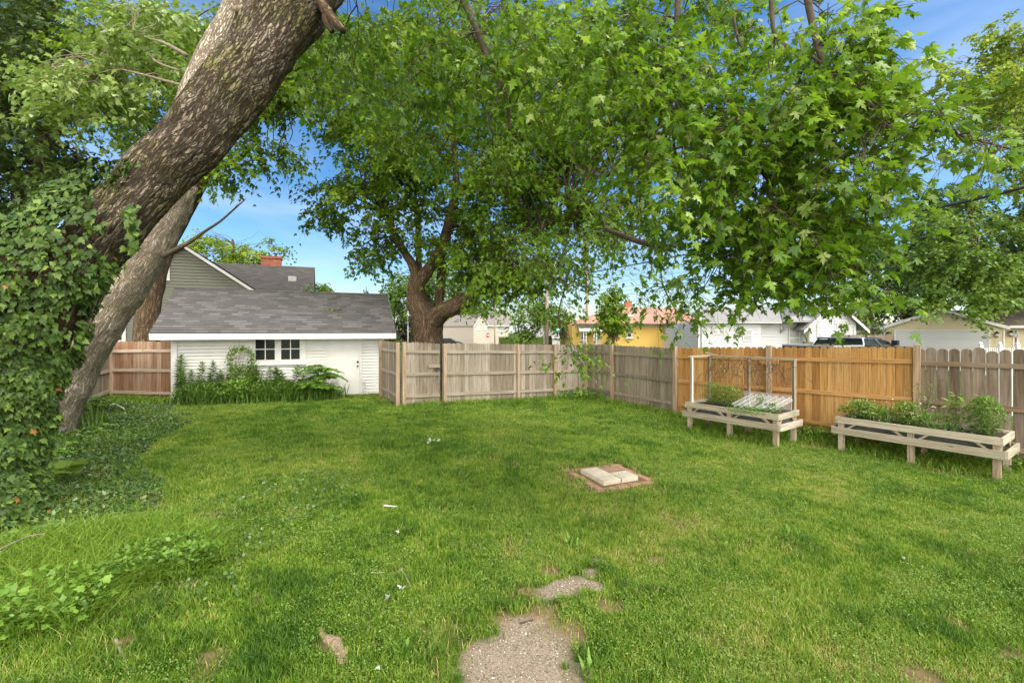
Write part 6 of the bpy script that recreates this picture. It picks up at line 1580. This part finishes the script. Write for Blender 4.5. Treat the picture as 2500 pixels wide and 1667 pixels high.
    bush('herb_plant', 'grey leaved low plant beside the bushy right end plant', grp, q2(1.62, .25), .16, .14, 160, 'cover', .05, 'oval', stems=3)
    fw = np.array([tuple(q2(rnd.uniform(.1, 1.35), rnd.uniform(.05, .6)) + Vector((0, 0, abs(rnd.gauss(.22, .12)) + .03))) for _ in range(150)])
    o = leaves('flower_heads', fw, .022, 'round', MAT['paleleaf'], None, None, 'stuff', pitch=(.3, .6)); tag(o, 'tiny white flowers over the right planter herbs', 'flowers')
    # slabs and bricks
    cA, sA = math.cos(PAD_A), math.sin(PAD_A); ex, ey = Vector((cA, sA, 0)), Vector((-sA, cA, 0)); c0 = Vector((PAD_C[0], PAD_C[1], 0)); s = .305
    names = ['grey square slab nearest the camera on the brick pad', 'grey square slab at the left of the brick pad', 'grey square slab at the right of the brick pad']
    for (i, j), lb in zip(((-1, -1), (-1, 0), (0, -1)), names):
        c = c0 + ex * (i + .5) * (s + .014) + ey * (j + .5) * (s + .014); z = float(gz(c.x, c.y)) + .035; M = Matrix.Translation((c.x, c.y, z)) @ Matrix.Rotation(PAD_A + rnd.uniform(-.02, .02), 4, 'Z') @ Matrix.Rotation(rnd.uniform(-.02, .02), 4, 'X')
        h = s / 2 - .003; m = MB(); b = .008; lo = [(-h, -h), (h, -h), (h, h), (-h, h)]; li = [(x * (1 - b / h), y * (1 - b / h)) for x, y in lo]
        m.prism([M @ Vector((x, y, -.05)) for x, y in lo], M.to_3x3() @ Vector((0, 0, .074))); m.prism([M @ Vector((x, y, .0245)) for x, y in li], M.to_3x3() @ Vector((0, 0, .006))); o = m.build('paving_slab', MAT['slab'], None, origin=(c.x, c.y, z)); tag(o, lb, 'paving slab', 'grey slabs on the brick pad')
    c = c0 + ex * .17 + ey * .17; z = float(gz(c.x, c.y)); m = MB()
    for k in range(3): a = c - ex * .16 + ey * (k - 1) * .105; m.bar(Vector((a.x, a.y, z + .018)), Vector((a.x + ex.x * .33, a.y + ex.y * .33, z + .02)), .098, .03)
    o = m.build('timber_offcut', MAT['w_red'], None, origin=(c.x, c.y, z)); tag(o, 'brown weathered board set in the back corner of the brick pad', 'board')
    k = 0; n = 5; R = .455
    for side in range(4):
        dx, dy = [(ex, ey), (ey, -ex), (-ex, -ey), (-ey, ex)][side]
        for j in range(n):
            f = (j - (n - 1) / 2) * .212 - .09; c = c0 - dy * R + dx * f + Vector((rnd.gauss(0, .004), rnd.gauss(0, .004), 0)); z = float(gz(c.x, c.y)) + .004 + rnd.uniform(-.006, .008)
            M = Matrix.Translation((c.x, c.y, z)) @ Matrix.Rotation(math.atan2(dx.y, dx.x) + rnd.gauss(0, .02), 4, 'Z'); m = MB(); hx, hy = .1, .052
            m.prism([M @ Vector((x, y, -.04)) for x, y in ((-hx, -hy), (hx, -hy), (hx, hy), (-hx, hy))], (0, 0, .042)); hx -= .006; hy -= .006; m.prism([M @ Vector((x, y, .0025)) for x, y in ((-hx, -hy), (hx, -hy), (hx, hy), (-hx, hy))], (0, 0, .005))
            o = m.build('brick', MAT['brickpad'], None, origin=(c.x, c.y, z)); tag(o, 'worn red brick laid flush in the lawn round the grey slabs', 'brick', 'red bricks edging the slab pad')
    # exposed root, sticks and scraps
    def stick(name, label, pts, r, mat, cat, z=.012):
        q = [G(*p) + Vector((0, 0, z)) for p in pts]; m = MB(); m.tube(q, [r * (1 - .5 * i / (len(q) - 1)) for i in range(len(q))], 8, .5, 4, bark_disp(r * .5)); o = m.build(name, MAT[mat], None, smooth=True, origin=q[0]); tag(o, label, cat); return o
    q = [G(*p) for p in ((783, 1533), (785, 1548), (800, 1562), (818, 1572), (822, 1590), (832, 1608), (840, 1625))]; m = MB(); m.tube([a + Vector((0, 0, .0)) for a in q], [.012, .024, .04, .045, .058, .055, .025], 14, .5, 4, bark_disp(.022)); m.tube([G(795, 1555), G(808, 1558), G(822, 1570)], [.02, .028, .012], 10, .5, 3, bark_disp(.014)); o = m.build('exposed_root', MAT['root'], None, smooth=True, origin=q[3]); tag(o, 'knobbly brown tree root lying bare in the near lawn', 'root')
    stick('root_end', 'short brown root tip above the bare knobbly root', [(770, 1500), (785, 1494), (792, 1490)], .012, 'root', 'root')
    stick('stick', 'dark brown stick lying in the lawn left of centre', [(978, 1395), (990, 1415), (1003, 1440)], .012, 'branch', 'stick', .03)
    stick('stick', 'thin grey twig in the lawn beyond the gravel', [(1272, 1312), (1290, 1326), (1306, 1338)], .006, 'branch', 'stick', .03)
    stick('stick', 'pale straight stick lying level in the middle lawn', [(937, 1239), (955, 1241), (970, 1242)], .009, 'paleleaf', 'stick', .03)
    stick('stick', 'short pale stick at the left lawn beside the brown stick', [(905, 1405), (925, 1406), (940, 1404)], .009, 'w_plant', 'stick', .03)
    stick('stick', 'dark curved twig at the near edge beside the weeds', [(282, 1570), (292, 1595), (306, 1620), (312, 1645)], .01, 'branch', 'stick', .03)
    stick('stick', 'long bent grey twig across the near left weeds', [(-5, 1432), (30, 1412), (70, 1392), (110, 1385)], .009, 'branch', 'stick', .3)
    stick('stick', 'dark twig at the tip of the gravel patch', [(1270, 1524), (1285, 1519), (1303, 1515)], .006, 'twig', 'stick', .01)
    stick('bent_pipe', 'pale curved plastic pipe end by the left fence corner', [(268, 1000), (280, 998), (292, 1003), (303, 1010)], .022, 'white', 'pipe', .12)
    def scrap(label, px, py, n, s, sp=.03):
        c = G(px, py); t = empty('dried_leaf', c, 0, label, 'dried leaf', 'pale curled leaves on the lawn'); p = np.array([tuple(c + Vector((rnd.gauss(0, sp), rnd.gauss(0, sp), rnd.uniform(.035, .08)))) for _ in range(n)]); leaves('leaf', p, s * .72, 'maple_s', MAT['paleleaf'], t, pitch=(.2, .7), roll=.9)
    scrap('large crumpled silvery leaf in the middle of the lawn', 1052, 1083, 7, .11, .045)
    scrap('small pale leaf left of the lawn centre', 970, 1314, 2, .05, .01); scrap('curled white leaf below the brown stick', 979, 1449, 2, .06, .015); scrap('star shaped pale leaf at the lower left lawn', 944, 1484, 2, .07, .01); scrap('round pale leaf at the near edge by the root', 925, 1646, 1, .06, .01)
    scrap('pale leaves beside the dark groundcover', 355, 1126, 4, .08, .05); scrap('small white leaf beside the right planter leg', 2170, 1138, 2, .07, .02); scrap('tiny pale leaf in the right lawn near the bare soil', 2203, 1376, 2, .05, .01)
    # plants along the shed
    g1 = 'lily stems along the shed wall'; labs = 0
    spots_ = [(436, 868, .3), (452, 900, .35), (470, 905, .3), (490, 884, .3), (503, 915, .45), (518, 882, .3), (530, 905, .4), (545, 915, .5), (468, 930, .6), (490, 925, .6), (640, 892, .35), (655, 897, .4), (672, 900, .35), (686, 898, .35), (700, 905, .4), (715, 893, .35), (620, 905, .45), (602, 920, .6), (735, 915, .4), (444, 915, .6), (460, 940, .75), (478, 950, .8), (500, 938, .7), (515, 945, .8), (535, 930, .65), (550, 940, .8), (650, 925, .7), (670, 920, .65), (690, 925, .7), (706, 930, .75)]
    for px, py, off in spots_:
        top = SP(px, py, off); c = on_ground(top); c.z -= .02; lily('dark green lily stem with whorled narrow leaves before the white shed', c, max(.3, top.z - c.z), g1)
    g2 = 'strap leaved daylily clumps along the shed'
    for px, off, h in ((450, .75, .42), (480, .85, .45), (510, .9, .45), (540, .9, .45), (570, .95, .42), (600, .95, .42), (630, .9, .5), (660, .9, .52), (690, .85, .52), (720, .9, .5), (745, .8, .5), (772, .8, .5), (795, .75, .46), (815, .6, .42), (560, .6, .5), (610, .6, .52), (700, .55, .5), (470, .5, .5)):
        c = on_ground(SP(px, 960, off)); strap_clump('daylily_clump', 'arching strap leaved daylily clump at the foot of the white shed', g2, c, 100, h * 1.25, 'lily', .013, .26, .75)
    # under planting so that the bed is dense
    for px, off, h, lb in ((500, .5, .5, 'dark leafy bed filling under the lily stems'), (585, .55, .55, 'yellow green leafy mound below the vine wreath'), (680, .5, .5, 'dark leafy bed under the shed window')):
        c = on_ground(SP(px, 950, off)); bush('bed_plant', lb, None, c, .6, h * 1.15, 1900, 'weed' if px == 585 else 'lily', .08, 'rhomb' if px == 585 else 'lance', stems=10)
    # vine wreath on a hoop, with a small sun ornament
    o = SP(588, 940, .28); v = empty('vine_wreath', on_ground(o), 0, 'yellow green vine trained round an arched hoop beside the shed window', 'vine'); m = MB(); hp = []
    for k in range(17):
        a = math.pi * k / 16; hp.append(SP(588 - 26 * math.cos(a), 872 - 22 * math.sin(a), .28))
    hp = [on_ground(SP(562, 950, .28))] + [SP(562, 905, .28)] + hp + [SP(614, 905, .28), on_ground(SP(614, 950, .28))]
    m.tube(hp, .008, 6, .5, 1)
    for k in range(8): a = rnd.uniform(0, 3.14); m.tube([SP(588 - 20 * math.cos(a), 874 - 16 * math.sin(a), .28), SP(588 + rnd.gauss(0, 8), 885 + rnd.gauss(0, 8), .28)], .003, 4)
    m.build('hoop', MAT['iron'], v)
    pts = []
    for a, b, n, sp in [(hp[i], hp[i + 1], 0, 0) for i in range(len(hp) - 1)]:
        n = int((b - a).length / .0028)
        for _ in range(n): pts.append(tuple(a.lerp(b, rnd.random()) + Vector((rnd.gauss(0, .055), rnd.gauss(0, .05), rnd.gauss(0, .055)))))
    for _ in range(420): pts.append(tuple(SP(588 + rnd.uniform(-22, 22), 903 + rnd.gauss(0, 9), .30 + rnd.gauss(0, .06))))
    for _ in range(700): pts.append(tuple(SP(602 + rnd.uniform(-40, 42), 925 + rnd.gauss(0, 13), .42 + rnd.gauss(0, .1))))
    leaves('foliage', np.array(pts), rng.uniform(.04, .085, len(pts)), 'rhomb', MAT['fresh_leaf'], v, rng.uniform(.1, .9, len(pts)), pitch=(-.2, .6))
    c = SP(588, 860, .26); s_ = empty('sun_ornament', c, math.radians(22), 'small rusty half sun ornament hung inside the vine wreath', 'ornament'); m = MB(); pl = [(-.05, 0, 0)] + [(.07 * math.cos(math.pi * (1 - k / 10)), 0, .06 * math.sin(math.pi * k / 10)) for k in range(11)] + [(.05, 0, 0)]; m.prism(pl[1:-1], (0, .006, 0)); m.build('disc', MAT['paleleaf'], s_, local=True)
    m = MB(); m.tube([(.09 * math.cos(math.pi * k / 12), 0, .075 * math.sin(math.pi * k / 12)) for k in range(13)], .007, 6); m.tube([(-.1, 0, 0), (.1, 0, 0)], .009, 6); m.build('rim', MAT['iron'], s_, local=True)
    # tree-of-heaven sapling in front of the door side
    c = on_ground(SP(776, 940, .7)); pinnate_plant('sapling', 'bushy sapling with long drooping feathered leaves beside the shed door', c, 1.05, 24, .95, 'weed', 11, .20, 1.0, True, .42)
    c = on_ground(SP(845, 940, .45)); bush('dry_stems', 'thin dry looping stems at the foot of the shed door', None, c, .18, .5, 14, 'lily', .05, 'rhomb', stems=8)
    # left hand plants
    pinnate_plant('sumac_plant', 'light green feathered plant spreading below the pale leaning trunk', G(190, 1012) + Vector((0, .2, 0)), .42, 10, .72, 'fresh_leaf', 9, .15, 1.0, True, .35)
    pinnate_plant('sumac_plant', 'low feathered seedling in the groundcover near the ivy trunk', G(140, 1108), .16, 7, .45, 'weed', 8, .10, 1.0, True, .6)
    pinnate_plant('sumac_plant', 'feathered seedling at the foot of the sword leaved plant', G(240, 1058), .18, 7, .4, 'weed', 8, .09, 1.0, True, .7)
    strap_clump('iris_plant', 'upright sword leaved iris in front of the left fence corner', None, G(235, 1046), 20, .62, 'fresh_leaf', .022, .25, .3, 'plant', True)
    c = G(165, 1178); t = empty('broadleaf_seedling', c, 0, 'low plant with big bright lime green leaves in the dark groundcover', 'plant'); m = MB(); pl, dl, sl = [], [], []
    for a, s, z in ((.3, .30, .22), (2.6, .28, .22), (-1.2, .28, .15), (-2.2, .2, .13), (1.4, .24, .2), (3.6, .2, .16), (.9, .18, .16)): pl.append(tuple(c + Vector((math.cos(a) * .03, math.sin(a) * .03, z)))); dl.append((math.cos(a), math.sin(a), .12)); sl.append(s); m.tube([c, c + Vector((math.cos(a) * .03, math.sin(a) * .03, z))], .006, 5)
    m.build('stem', MAT['lily'], t); leaves('leaves', np.array(pl), np.array(sl), 'ivy', MAT['fresh_leaf'], t, rng.uniform(.5, .95, len(pl)), dirs=np.array(dl) + np.array([0, 0, .25]), roll=.5)
    c = P(123, 989, 8.4); t = empty('hanging_bowl', c, 0, 'small dark metal bowl hanging at the edge of the ivy', 'bowl'); m = MB(); m.tube([c + Vector((0, 0, z)) for z in (-.06, -.045, -.02, .0)], [.02, .06, .085, .09], 16, .5, 1); m.build('bowl', MAT['black'], t, smooth=True); m = MB()
    for a in (0, 2.1, 4.2): m.tube([c + Vector((math.cos(a) * .09, math.sin(a) * .09, 0)), c + Vector((math.cos(a) * .05, math.sin(a) * .05, .07)), c + Vector((0, 0, .15))], .004, 5)
    m.build('hanger', MAT['steel'], t)
    # weeds in the lawn
    for px, py, lb, r in ((1395, 1335, 'rosette of broad weed leaves beyond the gravel patch', .12), (985, 1600, 'upright leafy weed left of the gravel path', .12), (1440, 1640, 'broad weed tuft at the right edge of the gravel', .14), (2080, 1112, 'dark broad weed by the left leg of the right planter', .14), (1760, 1345, 'low dark weed tuft in the right lawn', .1), (1925, 1310, 'dark green tuft in the middle of the right lawn', .12)):
        strap_clump('lawn_weed', lb, 'broad weeds in the lawn', G(px, py), 16, .13, 'weed', .014, .08, .7)


# ------------------------------------------------------------------ sky, light, camera
def build_light():
    w = bpy.data.worlds.new('World'); SC.world = w; w.use_nodes = True; n = w.node_tree.nodes; l = w.node_tree.links; n.clear()
    out = n.new('ShaderNodeOutputWorld'); bg = n.new('ShaderNodeBackground'); sk = n.new('ShaderNodeTexSky'); sk.sky_type = 'NISHITA'; sk.sun_disc = False
    el, az = math.radians(54), math.radians(SUN_AZ); sk.sun_elevation = el; sk.sun_rotation = az; sk.air_density = 1.0; sk.dust_density = .4; sk.ozone_density = 2.5
    bg.inputs[1].default_value = SKY
    # thin cloud streaks, thicker low down; unseen bright sky behind camera added as fill
    tc = n.new('ShaderNodeTexCoord'); mp = n.new('ShaderNodeMapping'); mp.inputs['Scale'].default_value = (1.6, 1.6, 7.0); mp.inputs['Rotation'].default_value = (0, .22, .4); l.new(tc.outputs['Generated'], mp.inputs[0])
    no = n.new('ShaderNodeTexNoise'); no.inputs['Scale'].default_value = 1.5; no.inputs['Detail'].default_value = 6; no.inputs['Roughness'].default_value = .5; no.inputs['Distortion'].default_value = .5; l.new(mp.outputs[0], no.inputs['Vector'])
    sp = n.new('ShaderNodeSeparateXYZ'); l.new(tc.outputs['Generated'], sp.inputs[0])
    def mr(src, a, b, c, d):
        m = n.new('ShaderNodeMapRange'); m.inputs[1].default_value = a; m.inputs[2].default_value = b; m.inputs[3].default_value = c; m.inputs[4].default_value = d; l.new(src, m.inputs[0]); return m.outputs[0]
    def mt(op, a, b):
        m = n.new('ShaderNodeMath'); m.operation = op; m.use_clamp = op == 'ADD'
        for i, q in enumerate((a, b)):
            if isinstance(q, float): m.inputs[i].default_value = q
            else: l.new(q, m.inputs[i])
        return m.outputs[0]
    cov = mt('ADD', mr(sp.outputs[2], .0, .55, .5, .0), mr(sp.outputs[1], .1, -.4, 0.0, .75))
    f = mt('MULTIPLY', mr(no.outputs['Fac'], .42, .74, 0, 1), mt('ADD', cov, .26))
    f = mt('ADD', f, mr(sp.outputs[1], .0, -.6, 0.0, .55))
    mx = n.new('ShaderNodeMix'); mx.data_type = 'RGBA'; l.new(f, mx.inputs[0]); hsv = n.new('ShaderNodeHueSaturation'); hsv.inputs['Saturation'].default_value = 1.3; l.new(sk.outputs[0], hsv.inputs['Color']); l.new(hsv.outputs[0], mx.inputs[6]); mx.inputs[7].default_value = (*CLOUD, 1); m2 = n.new('ShaderNodeMix'); m2.data_type = 'RGBA'; l.new(mr(sp.outputs[1], -.05, -.7, 0.0, .9), m2.inputs[0]); l.new(mx.outputs[2], m2.inputs[6]); m2.inputs[7].default_value = (*REAR_FILL, 1); l.new(m2.outputs[2], bg.inputs[0]); l.new(bg.outputs[0], out.inputs[0])
    s = bpy.data.lights.new('sun', 'SUN'); s.energy = SUN; s.angle = math.radians(SUN_ANGLE); s.color = (1, .95, .86); so = bpy.data.objects.new('sun', s); COL.objects.link(so)
    d = Vector((math.sin(az) * math.cos(el), math.cos(az) * math.cos(el), math.sin(el))); so.rotation_euler = d.to_track_quat('Z', 'Y').to_euler(); so.location = (0, 0, 20)
    c = bpy.data.cameras.new('camera'); c.sensor_width = 36; c.sensor_fit = 'HORIZONTAL'; c.lens = F / 2500 * 36; c.shift_y = -(833.5 - HY) / 2500; c.clip_start = .05; c.clip_end = 2000; co = bpy.data.objects.new('camera', c); COL.objects.link(co); co.location = (0, 0, H); co.rotation_euler = (math.radians(90), 0, 0); SC.camera = co
    v = SC.view_settings; v.view_transform = 'Standard'; v.look = 'None'; v.exposure = EXPO; v.gamma = 1
    SC.render.engine = 'CYCLES'; cy = SC.cycles; cy.max_bounces = 8; cy.diffuse_bounces = 3; cy.glossy_bounces = 3; cy.transmission_bounces = 4; cy.transparent_max_bounces = 12; cy.use_denoising = True; cy.caustics_reflective = False; cy.caustics_refractive = False


SKY, SUN, SUN_ANGLE, SUN_AZ, EXPO, CLOUD = 0.082, 1.7, 30.0, 118.0, 1.27, (4.4, 5.3, 6.8)
REAR_FILL = (29.0, 27.6, 25.0)  # brighter sky added behind the camera, out of view, as fill light
init_mats()
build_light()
build_ground(); build_lawn(); build_gravel(); build_cover()
build_fences(); build_shed(); build_grey_house(); build_far(); build_vehicles()
build_leaning_maple(); build_ivy(); build_other_trees()
build_items()
